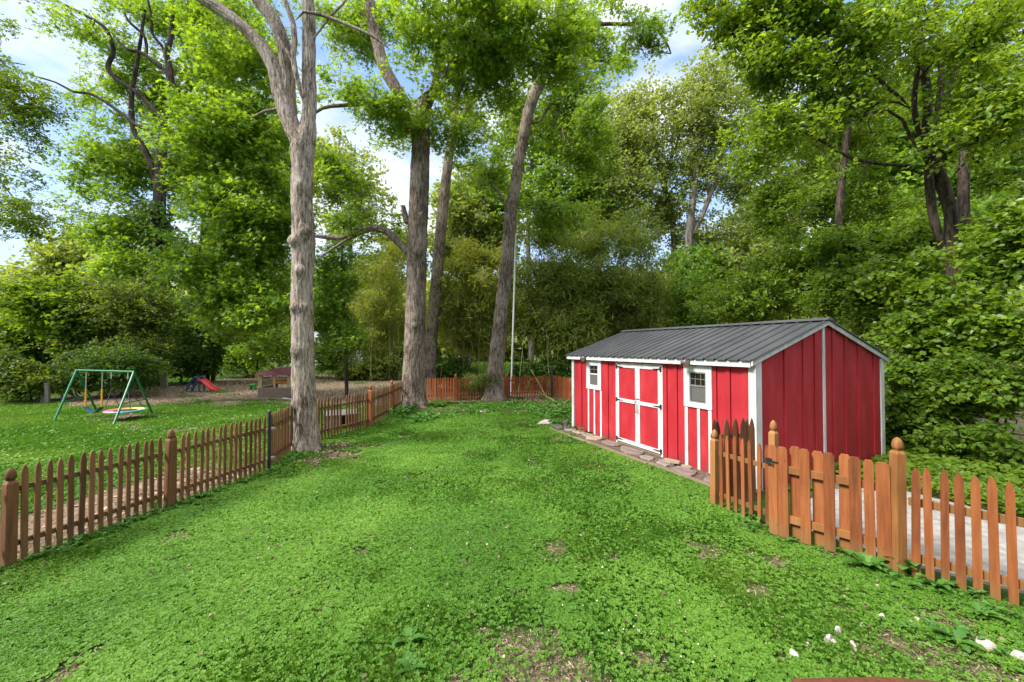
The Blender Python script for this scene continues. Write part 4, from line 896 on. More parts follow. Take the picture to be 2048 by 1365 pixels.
def tree(name, label, cat, group, trunks, blobs, bark, leafm, Rc=.7, ntw=6, nlf=14, ls=.12, shape='star', seed=1, droop=.18, tilt=.62, rtwig=.007, rough=0., flare=.3, knots=(), tbase=.5, ns=12, base=None, flat=.48, zmin=1.2, gap=.37, gs=.6):
    """trunks: list of (Y, [(px,py,wpx)...]); the first point of the first one is the foot"""
    r = np.random.default_rng(seed); wood_ = []; nodes = []
    for ti, (Y, pts) in enumerate(trunks):
        W_ = []; Rd = []
        for q_ in pts:
            yy = q_[3] if len(q_) > 3 else Y
            W_.append(P(q_[0], q_[1], yy)); Rd.append(q_[2] * yy / F / 2 / math.sqrt(1 + ((q_[0] - 1024) / F) ** 2) * .92)
        if ti == 0: W_[0][2] = -.08
        wood_.append(sweep(W_, Rd, ns if ti == 0 or Rd[0] > .12 else 8, rough if Rd[0] > .12 else 0, seed + ti, flare if ti == 0 else 0, knots, ti > 0))
        W_ = np.array(W_)
        for a, b in zip(W_[:-1], W_[1:]):
            for u in np.linspace(0, 1, max(2, int(np.linalg.norm(b - a) / .5)), endpoint=False):
                q_ = a + (b - a) * u
                if q_[2] > zmin or ti > 0: nodes.append(q_)
        nodes.append(W_[-1])
    ft = P(trunks[0][1][0][0], trunks[0][1][0][1], trunks[0][0]) if base is None else np.array(base)
    root = empty(name, (ft[0], ft[1], 0), 0, label, cat, group); off = np.array([ft[0], ft[1], 0.])
    if blobs:
        cl_ = blob_points([q_[:6] + (int(q_[6] * 1.45),) for q_ in blobs], r, gap, gs * min(1., 15 / blobs[0][2])); wood_ += grow(np.array(nodes), cl_, rtwig, r)
        lv, tw = sprays(cl_, Rc, ntw, nlf, ls, r, shape, droop, flat, tilt, tbase); wood_.append(tw)
        npmesh('crown', lv[0] - off, lv[1], lv[2], leafm, root, tone=lv[3])
    V, Lp, S = merge(wood_); npmesh('trunk', V - off, Lp, S, bark, root, smooth=True)
    return root
def ivy(root, Y, pts, n_, ls, mat, seed, thick=.18):
    r = np.random.default_rng(seed); W_ = np.array([P(a, b_, Y) for a, b_, w_ in pts]); Rd = np.array([w_ * Y / F / 2 for a, b_, w_ in pts]); off = np.array(root.location)
    t = r.random(n_) * (len(pts) - 1); i_ = t.astype(int); u = t - i_; c = W_[i_] * (1 - u)[:, None] + W_[i_ + 1] * u[:, None]; rr_ = Rd[i_] * (1 - u) + Rd[i_ + 1] * u
    a = r.random(n_) * 2 * math.pi; o_ = np.stack([np.cos(a), np.sin(a), np.zeros(n_)], -1); p = c + o_ * (rr_ + np.abs(r.normal(size=n_)) * thick)[:, None]
    lv = leaves(p, o_ + r.normal(size=(n_, 3)) * .5 + (0, 0, .4), np.array([0, 0, -1.]) + r.normal(size=(n_, 3)) * .5, ls * r.uniform(.6, 1.3, n_), np.clip(r.normal(.4, .2, n_), 0, 1), 'heart')
    npmesh('ivy', lv[0] - off, lv[1], lv[2], mat, root, tone=lv[3])


# ------------------------------------------------------------------ big trees
kn = [(P(px, py, 8.79), kr * 1.2, kd * 1.35) for px, py, kr, kd in ((611, 462, .11, .07), (587, 481, .10, .08), (600, 542, .085, .07), (634, 460, .11, .09), (632, 544, .08, .05), (585, 616, .08, .06), (611, 612, .085, .06), (634, 633, .09, .06), (592, 702, .10, .05), (620, 772, .07, .05), (600, 368, .07, .05), (616, 88, .05, .035), (617, 128, .05, .03), (636, 395, .1, .04))]
tree('maple_tree', 'tallest foreground tree with pale furrowed knotty bark forking into three limbs, at the fence bend', 'tree', None,
     [(9.03, [(612, 897, 60), (611, 860, 53), (608, 800, 52), (606, 700, 50), (604, 600, 48), (606, 520, 50), (607, 480, 52), (604, 400, 46), (605, 340, 48), (606, 300, 54), (612, 275, 44), (617, 240, 32), (619, 205, 30), (618, 110, 29), (618, 37, 28), (611, -40, 27), (600, -160, 22), (612, -330, 14)]),
      (9.03, [(607, 310, 44), (600, 285, 42), (588, 262, 40), (575, 230, 40), (562, 190, 38), (552, 150, 33), (536, 112, 31), (512, 80, 30), (480, 50, 30), (440, 20, 30), (400, -5, 28), (330, -60, 24), (240, -170, 14)]),
      (9.1, [(580, 235, 34), (576, 195, 34), (574, 150, 33), (568, 95, 31), (555, 55, 31), (535, 22, 31), (512, -5, 29), (470, -90, 24), (450, -260, 14)]),
      (8.85, [(608, 212, 15, 9.0), (600, 180, 15), (590, 140, 14), (586, 115, 14), (590, 66, 14), (582, 35, 13), (568, -5, 12), (545, -70, 9)]),
      (8.8, [(592, 138, 12, 8.85), (575, 105, 12), (560, 85, 11), (549, 65, 11), (535, 30, 11), (522, -10, 10)]),
      (8.85, [(588, 44, 12), (600, 26, 9), (622, 25, 9), (655, 34, 8), (690, 48, 8), (715, 58, 7), (748, 74, 6), (775, 95, 4)]),
      (8.9, [(617, 92, 9, 9.0), (640, 60, 7), (655, 40, 6), (668, 22, 6), (690, 5, 5), (705, -20, 4)]),
      (9.2, [(575, 222, 10, 9.0), (548, 218, 7), (520, 226, 6), (503, 236, 4)])],
     [(330, -110, 8.5, 150, 60, 1.5, 8), (620, -260, 9, 200, 60, 1.5, 8), (470, 15, 9.8, 60, 25, .8, 5)], M['bark_light'], M['leaf_maple'], Rc=.6, ntw=6, nlf=14, ls=.11, seed=11, rough=.06, flare=.34, knots=kn, ns=72)
tree('sweetgum_tree', 'straight grey trunk left of the leaning tree, with an arching bough reaching left', 'tree', None,
     [(15.7, [(827, 816, 62), (827, 790, 50), (829, 700, 46), (832, 600, 44), (834, 500, 43), (838, 400, 42), (841, 300, 40), (842, 255, 38), (846, 215, 30), (862, 190, 22), (886, 172, 16), (912, 146, 15), (940, 106, 13), (988, 91, 10), (1050, 70, 7)]),
      (15.7, [(838, 270, 30), (822, 225, 26), (800, 190, 25), (768, 135, 26), (756, 90, 25), (744, 45, 22), (738, 0, 21), (722, -60, 16), (716, -160, 9)]),
      (15.6, [(818, 508, 17), (800, 488, 16), (782, 470, 15), (762, 459, 15), (738, 458, 15), (712, 468, 13), (680, 476, 11), (645, 474, 9), (600, 468, 6)]),
      (15.5, [(735, 460, 9), (712, 470, 8), (690, 482, 7), (662, 500, 6), (640, 515, 3)]), (15.6, [(816, 450, 14), (810, 430, 12), (806, 412, 9)]),
      (15.2, [(842, 262, 9), (828, 258, 8), (806, 254, 7), (798, 240, 7), (820, 218, 7), (830, 204, 7), (780, 205, 8), (740, 208, 8), (690, 211, 9), (650, 215, 8), (630, 226, 7)]),
      (15.9, [(845, 235, 20), (870, 170, 16), (880, 90, 14), (876, 20, 12), (868, -60, 8)])],
     [(690, 190, 14.5, 60, 45, 1.3, 20), (745, 50, 17.6, 100, 60, 1.2, 42), (680, 45, 16.5, 60, 50, 1.3, 22), (885, 70, 13.5, 110, 90, 2.2, 66), (1010, 50, 13.2, 130, 75, 2, 70), (970, 150, 14.4, 100, 55, 1.6, 36), (775, 225, 14.5, 90, 34, 1.2, 26), (905, 265, 16.8, 60, 40, .8, 22), (790, 270, 17, 60, 30, .8, 8), (1120, 90, 13, 75, 70, 1.5, 44), (690, 345, 14.8, 50, 60, 1.2, 30), (675, 430, 15, 40, 45, 1, 18), (920, -50, 13.5, 300, 40, 1, 16)],
     M['bark_mid'], M['leaf_maple'], Rc=.58, ntw=6, nlf=13, ls=.19, seed=12, rough=.065, flare=.34, tbase=.62, ns=56, knots=[(P(833, 505, 15.3), .15, .08), (P(843, 428, 15.3), .1, .06), (P(832, 652, 15.3), .12, .06)])
tree('sweetgum_tree', 'slimmer dark trunk rising behind the straight grey one', 'tree', None,
     [(21, [(858, 790, 36), (860, 740, 27), (863, 680, 26), (870, 600, 25), (880, 480, 24), (888, 400, 23), (897, 320, 20), (906, 270, 18), (912, 200, 16), (925, 110, 13), (935, 0, 8)]), (21, [(908, 265, 12), (940, 210, 11), (985, 165, 9), (1035, 125, 7)])],
     [(940, 240, 22.5, 70, 60, 1.4, 40), (920, 330, 22.6, 40, 50, .9, 12), (965, 340, 22.5, 60, 50, 1.4, 24), (980, 60, 20, 90, 80, 3, 40)], M['bark_mid'], M['leaf_maple'], Rc=.7, ntw=6, nlf=12, ls=.2, seed=13, rough=.05, flare=.2, ns=36)
tree('sweetgum_tree', 'tree whose trunk leans right, standing just inside the far picket fence', 'tree', None,
     [(17.6, [(988, 803, 48), (990, 770, 36), (993, 720, 33), (1003, 620, 29), (1014, 520, 28), (1022, 420, 27), (1030, 375, 25), (1042, 300, 23), (1058, 220, 24), (1078, 170, 25), (1095, 130, 22), (1110, 60, 19), (1124, -20, 17), (1145, -150, 12)]),
      (17.5, [(1024, 415, 8), (1010, 408, 6), (1000, 385, 5), (985, 370, 3)]), (17, [(1105, 110, 12), (1145, 73, 10), (1178, 54, 9), (1215, 48, 8), (1257, 49, 8), (1300, 47, 7), (1330, 80, 5), (1342, 108, 3)]),
      (17.2, [(1080, 165, 12), (1060, 140, 9), (1045, 90, 7), (1035, 30, 5)])],
     [(1120, 220, 18.8, 90, 70, .9, 50), (1170, 120, 18.4, 50, 80, 1.2, 34), (1090, 385, 18.9, 80, 50, .9, 40), (1160, 320, 18.6, 75, 60, 1.2, 44), (985, 345, 18.6, 40, 45, 1, 16), (1185, 240, 17, 40, 60, 1.2, 22), (1290, 70, 16.5, 50, 45, 1.0, 16), (1190, 25, 16, 60, 30, 1.2, 14), (1110, 430, 18.8, 60, 30, .8, 18), (1130, -50, 16.5, 150, 40, 1, 10), (1030, 240, 19, 60, 80, .8, 20)],
     M['bark_mid'], M['leaf_maple'], Rc=.6, ntw=6, nlf=12, ls=.19, seed=14, rough=.06, flare=.25, ns=40, tbase=.55)
tl = tree('maple_tree', 'tall dark-limbed tree at left with twisting open branches against the sky', 'tree', None,
     [(24, [(304, 740, 40), (307, 640, 34), (312, 560, 31), (316, 480, 30), (319, 400, 30), (321, 340, 27), (325, 290, 24), (330, 250, 22), (340, 205, 18), (342, 157, 16), (337, 128, 15), (333, 106, 14), (341, 80, 12), (345, 20, 9), (340, -60, 6)]),
      (24, [(318, 380, 18), (300, 325, 16), (284, 290, 15), (268, 262, 14), (263, 225, 13), (264, 185, 12), (270, 150, 10), (280, 90, 8), (290, 20, 6)]),
      (24, [(327, 245, 14), (320, 232, 14), (300, 212, 13), (284, 195, 12), (271, 183, 12), (250, 170, 12), (232, 158, 12), (216, 135, 12), (226, 106, 12), (222, 80, 10), (205, 52, 9), (161, 26, 8), (110, 0, 6), (70, -30, 4)]),
      (23.5, [(320, 285, 12), (298, 262, 10), (271, 249, 9), (240, 225, 9), (205, 201, 8), (179, 188, 8), (146, 183, 7), (110, 165, 5), (60, 150, 3)]),
      (24, [(343, 158, 12), (325, 138, 11), (304, 121, 10), (280, 105, 9), (256, 99, 8), (234, 80, 6)]), (24, [(333, 106, 9), (320, 88, 8), (305, 68, 8), (303, 40, 7), (296, 0, 6)]), (24, [(295, 112, 9), (289, 73, 8), (270, 55, 8), (253, 37, 7), (245, 10, 5)]),
      (24, [(328, 280, 14), (350, 252, 12), (380, 240, 10), (410, 220, 7)])],
     [(400, 60, 26.5, 120, 80, 2, 90), (290, 30, 26.5, 110, 60, 2, 36), (230, 190, 26, 80, 60, 1.6, 30), (400, 190, 26.5, 110, 90, 2, 90), (300, 160, 26.5, 60, 60, 1.5, 22), (215, 330, 24.5, 80, 70, 2, 70), (370, 330, 26.3, 110, 90, 1.8, 90), (190, 60, 24, 90, 50, 2.5, 26), (235, 440, 24.5, 80, 60, 2, 64), (330, 520, 26.2, 110, 60, 1.6, 70), (200, 400, 24, 60, 60, 2, 34), (255, 540, 23, 60, 40, 1.8, 30), (380, -60, 24, 180, 60, 3, 50)],
     M['bark_dark'], M['leaf_maple'], Rc=.8, ntw=6, nlf=12, ls=.27, seed=15, rough=.05, flare=.2, ns=32, tbase=.6)
ivy(tl, 24, [(304, 740, 40), (308, 640, 34), (312, 560, 31), (316, 480, 30), (319, 410, 30)], 2200, .2, M['leaf_deep'], 5, .25)
tl = tree('maple_tree', 'ivy-clad dark tree with low star-leaved boughs, between the swing set and the knotty trunk', 'tree', None,
     [(26.5, [(402, 752, 40), (404, 680, 34), (406, 600, 30), (410, 500, 26, 25), (416, 400, 23, 23), (424, 300, 18, 21), (436, 200, 14, 20), (450, 100, 10, 19.5), (470, 0, 6, 19)]),
      (20, [(410, 480, 14, 24.5), (445, 440, 10), (500, 400, 8), (560, 380, 5)]), (20, [(406, 560, 14, 26), (450, 520, 10), (510, 500, 7), (550, 480, 5)]), (19, [(424, 300, 10, 21), (470, 250, 9), (520, 210, 7), (560, 200, 5)]), (19, [(408, 620, 10, 26), (460, 600, 8), (520, 600, 5)])],
     [(500, 130, 18, 85, 100, 2, 95), (470, 290, 17.5, 110, 100, 2.2, 130), (510, 430, 17.5, 80, 90, 2, 100), (460, 540, 18, 110, 70, 2.2, 90), (530, 620, 17.5, 60, 60, 1.8, 52), (450, 620, 19, 60, 50, 1.6, 30), (440, 410, 18, 60, 60, 2, 50), (420, 50, 18.5, 70, 60, 2, 40)],
     M['bark_dark'], M['leaf_maple'], Rc=.62, ntw=6, nlf=12, ls=.235, seed=16, flare=.2, ns=20, tbase=.55)
ivy(tl, 26.3, [(402, 752, 40), (404, 680, 34), (406, 600, 30)], 2600, .18, M['leaf_deep'], 6, .3)
tree('oak_tree', 'lacy overhanging boughs reaching in at the left edge, before the open sky', 'tree', None,
     [(15, [(-330, 900, 60), (-325, 600, 54), (-310, 300, 46), (-280, 100, 36), (-260, -50, 24)]), (14.5, [(-315, 380, 22), (-220, 300, 16), (-120, 260, 12), (-40, 240, 9), (30, 225, 6), (90, 190, 3)]), (14, [(-318, 450, 22), (-220, 440, 15), (-120, 430, 10), (-40, 410, 7), (30, 400, 4)]), (14.5, [(-290, 150, 20), (-180, 120, 14), (-90, 110, 9), (-10, 120, 6), (50, 130, 3)])],
     [(0, 160, 14.3, 95, 42, 1.2, 26), (70, 200, 14.3, 75, 35, 1, 20), (0, 250, 14, 70, 40, 1.1, 18), (10, 330, 14, 50, 40, 1, 9), (10, 420, 13.6, 65, 30, 1, 15), (50, 450, 13.6, 45, 20, .8, 8), (-10, 40, 14.5, 30, 30, 1, 4), (-150, 200, 14.5, 110, 160, 2, 60), (-130, 420, 14, 90, 60, 1.5, 30)],
     M['bark_mid'], M['leaf_broad'], Rc=.55, ntw=6, nlf=15, ls=.10, shape='oval', seed=17, flare=.2, ns=20, tbase=.6, droop=.3, gap=.3)
# sapling with drooping star leaves right of the big trunk
tree('sweetgum_sapling', 'slender sapling with star leaves, right behind the knotty trunk', 'tree', None,
     [(19, [(694, 760, 9), (692, 700, 8), (688, 620, 7), (684, 520, 6), (690, 420, 4)])], [(685, 590, 18.5, 40, 70, 1.2, 46), (665, 500, 18.5, 45, 50, 1.2, 32), (700, 670, 18.8, 32, 35, 1, 15), (655, 650, 19, 26, 40, 1, 16)], M['bark_dark'], M['leaf_maple'], Rc=.55, ntw=6, nlf=11, ls=.20, seed=18, ns=8, flare=0)
tree('young_tree', 'thin curved young tree by the chain link fence, left of the playhouse', 'tree', None,
     [(28, [(426, 756, 11), (428, 720, 9), (424, 680, 7), (420, 640, 5), (415, 590, 3)]), (28, [(427, 690, 5), (445, 668, 4), (470, 655, 3)])], [(430, 620, 27, 50, 40, 1.6, 26), (500, 655, 27, 60, 30, 1.5, 26), (560, 690, 27, 30, 40, 1.4, 16)], M['bark_dark'], M['leaf_fresh'], Rc=.9, ntw=6, nlf=12, ls=.22, shape='oval', seed=19, ns=8, flare=0)

# trees behind
tree('poplar_tree', 'pale light-green tall tree with bare lower forks, left of centre of the right-hand sky gap', 'tree', 'pale trees behind the bamboo',
     [(32, [(1352, 640, 20), (1350, 560, 18), (1348, 470, 16), (1335, 400, 13), (1320, 340, 11), (1312, 290, 8), (1300, 220, 5), (1290, 160, 3)]), (32, [(1325, 355, 7), (1350, 300, 6), (1362, 250, 4)])],
     [(1280, 280, 32, 90, 70, 3, 74), (1300, 210, 32, 50, 40, 2.5, 24), (1270, 370, 32, 90, 70, 3, 80), (1320, 430, 33, 60, 50, 3, 40), (1230, 250, 33, 60, 70, 3, 40)], M['bark_far'], M['leaf_pale'], Rc=1.35, ntw=7, nlf=9, ls=.25, shape='oval', seed=21, ns=12, gap=.2, tilt=.8)
tl = tree('poplar_tree', 'pale light-green tree with three bare trunks rising above the shed, ivy on its foot', 'tree', 'pale trees behind the bamboo',
     [(30, [(1384, 650, 28), (1382, 560, 24), (1378, 480, 20), (1386, 400, 16), (1394, 330, 13), (1400, 270, 10), (1404, 200, 7), (1410, 140, 4)]), (30, [(1380, 480, 14), (1405, 430, 12), (1425, 380, 11), (1440, 360, 9), (1475, 345, 7), (1502, 332, 4)]), (30, [(1418, 395, 8), (1412, 340, 7), (1420, 300, 4)])],
     [(1400, 210, 30, 70, 70, 3, 60), (1390, 330, 31, 60, 60, 2.6, 40), (1460, 260, 31, 70, 70, 3, 50), (1480, 380, 31, 60, 40, 2, 26), (1420, 470, 31.5, 90, 40, 2.5, 44), (1440, 160, 30, 50, 40, 2.5, 22)], M['bark_far'], M['leaf_pale'], Rc=1.25, ntw=7, nlf=9, ls=.24, shape='oval', seed=22, ns=12, gap=.2, tilt=.8)
ivy(tl, 30, [(1384, 650, 60), (1382, 560, 46), (1380, 500, 26)], 3200, .28, M['leaf_maple'], 7, .9)
BT = [(705, 300, 44, 'round pale crown between the knotty trunk and the sky gap', 'leaf_pale', [(700, 400, 42, 75, 90, 4, 60), (650, 340, 42, 50, 80, 3, 36), (770, 540, 42, 50, 60, 3, 26)]),
      (780, 500, 50, 'distant tree filling the gap left of the straight grey trunk', 'leaf_maple', [(790, 480, 46, 60, 40, 3, 20), (740, 560, 46, 70, 60, 3, 40), (660, 560, 48, 60, 60, 3, 30)]),
      (935, 400, 40, 'light green tree seen between the slim dark trunk and the leaning one', 'leaf_pale', [(940, 420, 38, 75, 70, 4, 84), (900, 500, 38, 55, 50, 3, 34), (990, 480, 38, 50, 60, 3, 40)]),
      (1060, 300, 34, 'mid green tree behind the leaning trunk', 'leaf_maple', [(1110, 400, 33, 90, 70, 3, 60), (1190, 420, 34, 80, 70, 3, 55), (1230, 130, 36, 20, 40, 2, 5), (1080, 270, 34, 80, 80, 3, 50), (1000, 400, 36, 40, 60, 2, 22), (1200, 330, 34, 70, 50, 3, 30)]),
      (1560, 350, 36, 'light tree behind the right woods, above the shed roof', 'leaf_pale', [(1540, 440, 34, 70, 60, 3, 50), (1620, 330, 36, 80, 90, 3, 50), (1500, 520, 32, 80, 50, 3, 50), (1440, 530, 32, 60, 50, 3, 30)]),
      (1800, 350, 30, 'bushy tree deep in the right woods', 'leaf_maple', [(1800, 300, 26, 120, 150, 3, 110), (1760, 480, 24, 100, 80, 3, 80), (1950, 300, 24, 100, 160, 3, 100), (1880, 500, 22, 110, 80, 3, 80)]),
      (560, 560, 40, 'distant tree behind the playhouse', 'leaf_maple', [(560, 560, 38, 70, 70, 3, 36), (470, 500, 38, 80, 80, 3, 40), (540, 300, 34, 80, 140, 3, 60)]),
      (150, 540, 34, 'pale feathery tree rising from the brush at left', 'leaf_pale', [(170, 510, 33, 60, 40, 2.5, 40), (120, 580, 33, 60, 50, 2.5, 44), (220, 560, 32, 70, 50, 2.5, 44)]),
      (40, 560, 50, 'farthest light green tree at the left edge of the sky', 'leaf_pale', [(50, 580, 48, 70, 55, 3, 60), (0, 570, 48, 40, 50, 3, 26), (110, 600, 46, 50, 50, 3, 34)])]
for k, (px, py, Y, lab, lm, blobs) in enumerate(BT):
    by = 760 if px < 1400 else 700
    g_ = P(px, 697, Y); tr_ = P(px, py, Y)
    tree('broadleaf_tree', lab, 'tree', 'trees beyond the yard', [(Y, [(px, 697 + H * F / Y, 14), (px + 3, 640, 12), (px - 4, (py + 640) / 2, 9), (px + 5, py, 5)])], blobs, M['bark_far'], M[lm], Rc=1.5, ntw=6, nlf=12, ls=.38, shape='oval', seed=60 + k, ns=8, flare=0, tilt=.7, gap=.27, gs=.9)

# ------------------------------------------------------------------ right-hand woods
tree('mulberry_tree', 'dark many-stemmed tree with a split lower trunk at right, boughs reaching left over the shed', 'tree', None,
     [(10, [(1925, 930, 60), (1918, 700, 50), (1910, 560, 46), (1895, 505, 44), (1902, 470, 34), (1900, 420, 33), (1885, 370, 34), (1870, 335, 34), (1858, 300, 32), (1853, 260, 24), (1856, 200, 22), (1848, 140, 20), (1840, 80, 17), (1834, 0, 15), (1830, -80, 10)]),
      (9.9, [(1893, 505, 28), (1876, 470, 24), (1866, 430, 23), (1860, 380, 23), (1856, 330, 22)]),
      (9.8, [(1856, 300, 20), (1840, 270, 17), (1832, 240, 15), (1828, 200, 14), (1836, 130, 13), (1828, 70, 13), (1825, 0, 11), (1822, -70, 7)]),
      (10.1, [(1860, 270, 20), (1874, 230, 18), (1882, 170, 17), (1880, 90, 14), (1872, 0, 12), (1868, -70, 7)]),
      (10.1, [(1872, 240, 14), (1900, 180, 12), (1925, 90, 11), (1950, 0, 9)]),
      (9.6, [(1855, 340, 13), (1820, 332, 11), (1760, 328, 10), (1700, 316, 9), (1670, 300, 8), (1640, 280, 6), (1600, 262, 4)]),
      (9.5, [(1848, 322, 9), (1822, 275, 9), (1805, 240, 8), (1775, 222, 7), (1740, 228, 7), (1700, 246, 5), (1660, 256, 3)]),
      (9.6, [(1828, 222, 9), (1795, 205, 8), (1762, 202, 7), (1735, 222, 6), (1715, 250, 4)]),
      (9.6, [(1822, 218, 11), (1795, 190, 10), (1762, 165, 9), (1738, 130, 8), (1720, 85, 7), (1700, 40, 6), (1670, 0, 5)]),
      (9.4, [(1738, 128, 5), (1700, 80, 5), (1650, 110, 4), (1600, 150, 3), (1540, 165, 2)]),
      (10, [(1900, 360, 10), (1935, 320, 9), (1985, 275, 8), (2030, 235, 7), (2070, 220, 5)]), (9.8, [(1870, 300, 9), (1915, 288, 8), (1955, 300, 6), (2010, 290, 5)])],
     [(1730, 60, 9, 110, 55, 1.0, 36), (1620, 60, 9.2, 80, 60, 1.0, 30), (1545, 130, 9.5, 90, 70, 1.0, 34), (1490, 50, 10, 80, 50, 1.0, 30), (1560, 30, 9.6, 80, 50, 1.0, 24), (1820, 20, 8.8, 50, 20, .6, 4), (1960, 60, 8.6, 90, 60, 1.0, 30), (1990, 170, 8.4, 70, 70, .9, 24), (1640, 200, 9.8, 110, 50, 1.0, 22), (1560, 270, 9.6, 90, 60, .9, 22), (1960, 260, 8.6, 80, 40, .8, 14), (1700, 180, 9.6, 50, 40, .8, 8), (1780, 120, 10.6, 90, 70, .8, 16), (1680, -50, 9.4, 300, 40, 1, 16), (1400, 20, 10.5, 40, 25, .8, 7)],
     M['bark_dark'], M['leaf_fresh'], Rc=.48, ntw=6, nlf=12, ls=.125, shape='oval', seed=31, rough=.03, flare=.15, ns=40, tbase=.55, droop=.25, rtwig=.006)
tree('woodland_tree', 'straight dark slender trunk rising behind the shed roof in the right woods', 'tree', None,
     [(15, [(1668, 720, 26), (1672, 600, 21), (1675, 480, 19), (1682, 380, 18), (1690, 300, 16), (1702, 220, 15), (1714, 130, 13), (1722, 50, 12), (1728, -40, 8)]), (15, [(1684, 360, 8), (1640, 290, 6), (1600, 250, 4)]), (15, [(1700, 240, 8), (1680, 160, 6), (1650, 110, 4)])],
     [(1650, 420, 16.6, 110, 70, 1.2, 66), (1700, 260, 16.8, 90, 80, 1.3, 50), (1560, 390, 14.5, 60, 60, 1.5, 24), (1610, 150, 15.4, 70, 70, 1.5, 22), (1760, 380, 16, 70, 70, 1.2, 34), (1770, 230, 15.6, 60, 70, 1, 20), (1560, 260, 17, 60, 70, 1, 18), (1780, 60, 15, 90, 60, 1.5, 34), (1500, 300, 14.5, 60, 60, 1.3, 12)], M['bark_dark'], M['leaf_broad'], Rc=.65, ntw=6, nlf=14, ls=.13, shape='oval', seed=32, ns=20, tbase=.5)
tree('woodland_tree', 'thick rough-barked trunk half hidden behind the split dark trunk at right', 'tree', None,
     [(12.5, [(1932, 900, 44), (1930, 700, 36), (1928, 560, 32), (1926, 420, 30), (1930, 300, 27), (1938, 200, 23), (1950, 100, 18), (1965, 0, 13)])],
     [(2005, 420, 12.8, 60, 90, .8, 40), (1840, 500, 12.6, 50, 60, .8, 26), (1990, 250, 12.5, 90, 90, 1.4, 50), (1880, 430, 12.5, 50, 60, 1.2, 18), (1910, 130, 13, 90, 80, 1.4, 36), (2020, 60, 12.5, 70, 80, 1.2, 26)], M['bark_dark'], M['leaf_broad'], Rc=.6, ntw=6, nlf=14, ls=.14, shape='oval', seed=33, rough=.05, ns=28)
tree('mulberry_tree', 'unseen spreading tree outside the frame at right, added to shade the shed gable', 'tree', None,
     [(2.5, [(4144, 1430, 640), (4140, 900, 560), (4150, 300, 500), (4144, -300, 380), (4160, -900, 200)])], [(4144, -950, 2.5, 1000, 1000, 3.0, 130)], M['bark_dark'], M['leaf_broad'], Rc=.8, ntw=6, nlf=10, ls=.22, shape='oval', seed=34, ns=16, flare=0, gap=.2)  # added out of view; its crown blocks sky light from the shed gable
SH = [(1580, 600, 16, 'feathery light shrub rising just behind the shed roof ridge', 'leaf_fresh', 'oval', .14, .6, [(1560, 590, 15.5, 110, 50, 1.5, 84), (1480, 610, 16.5, 80, 45, 1.3, 50), (1600, 520, 15.5, 100, 50, 1.5, 56)]),
      (1720, 580, 13.5, 'leafy shrub behind the shed gable peak', 'leaf_broad', 'oval', .14, .55, [(1720, 570, 13, 90, 70, 1.2, 84), (1790, 640, 12.5, 60, 60, 1.1, 50), (1700, 490, 13.5, 80, 45, 1.1, 40)]),
      (1400, 620, 24, 'rounded shrub mass between the bamboo and the shed', 'leaf_maple', 'oval', .2, .9, [(1400, 590, 23, 70, 60, 2, 64), (1450, 640, 22, 70, 40, 1.8, 46), (1350, 650, 24, 60, 40, 1.8, 40), (1290, 660, 24, 50, 40, 1.8, 30)]),
      (1860, 640, 10, 'broad-leaved shrub against the split trunk, right of the shed', 'leaf_fresh', 'heart', .115, .42, [(1830, 650, 9.6, 60, 65, .8, 60), (1905, 660, 9.3, 70, 50, .8, 46), (1800, 720, 9.8, 36, 60, .8, 26), (1800, 560, 10, 50, 50, .8, 24)]),
      (1990, 620, 8.5, 'large-leaved bush at the right edge, upper part of the green wall', 'leaf_fresh', 'heart', .12, .38, [(1995, 640, 8.3, 70, 75, .8, 70), (2040, 480, 8.3, 45, 90, .8, 44), (2000, 540, 8.6, 40, 50, .7, 22)]),
      (1850, 820, 9.2, 'large-leaved bush directly right of the shed corner, low part of the green wall', 'leaf_broad', 'heart', .10, .36, [(1850, 760, 9.0, 80, 60, .7, 50), (1830, 860, 8.9, 66, 60, .6, 46), (1900, 840, 8.6, 60, 70, .6, 44)]),
      (1990, 830, 7.9, 'dark broad-leaved bush behind the concrete pad at the right edge', 'leaf_broad', 'heart', .095, .34, [(1980, 780, 8.0, 80, 70, .7, 66), (1990, 890, 7.6, 80, 60, .6, 60)])]
for k, (px, py, Y, lab, lm, shp_, ls, Rc, blobs) in enumerate(SH):
    b0 = 697 + H * F / Y
    tree('shrub', lab, 'shrub', 'shrubs of the right-hand woods', [(Y, [(px, b0, 10), (px + 6, (b0 + py) / 2, 7), (px - 6, py, 4)]), (Y, [(px + 14, b0 + 2, 8), (px + 30, (b0 + py) / 2, 5), (px + 45, py + 10, 3)])], blobs, M['bark_dark'], M[lm], Rc=Rc, ntw=6, nlf=12, ls=ls, shape=shp_, seed=80 + k, ns=7, flare=0, zmin=.3, tbase=.4, tilt=.7, rtwig=.005, gap=.40 if k > 3 else .36, gs=1.3)
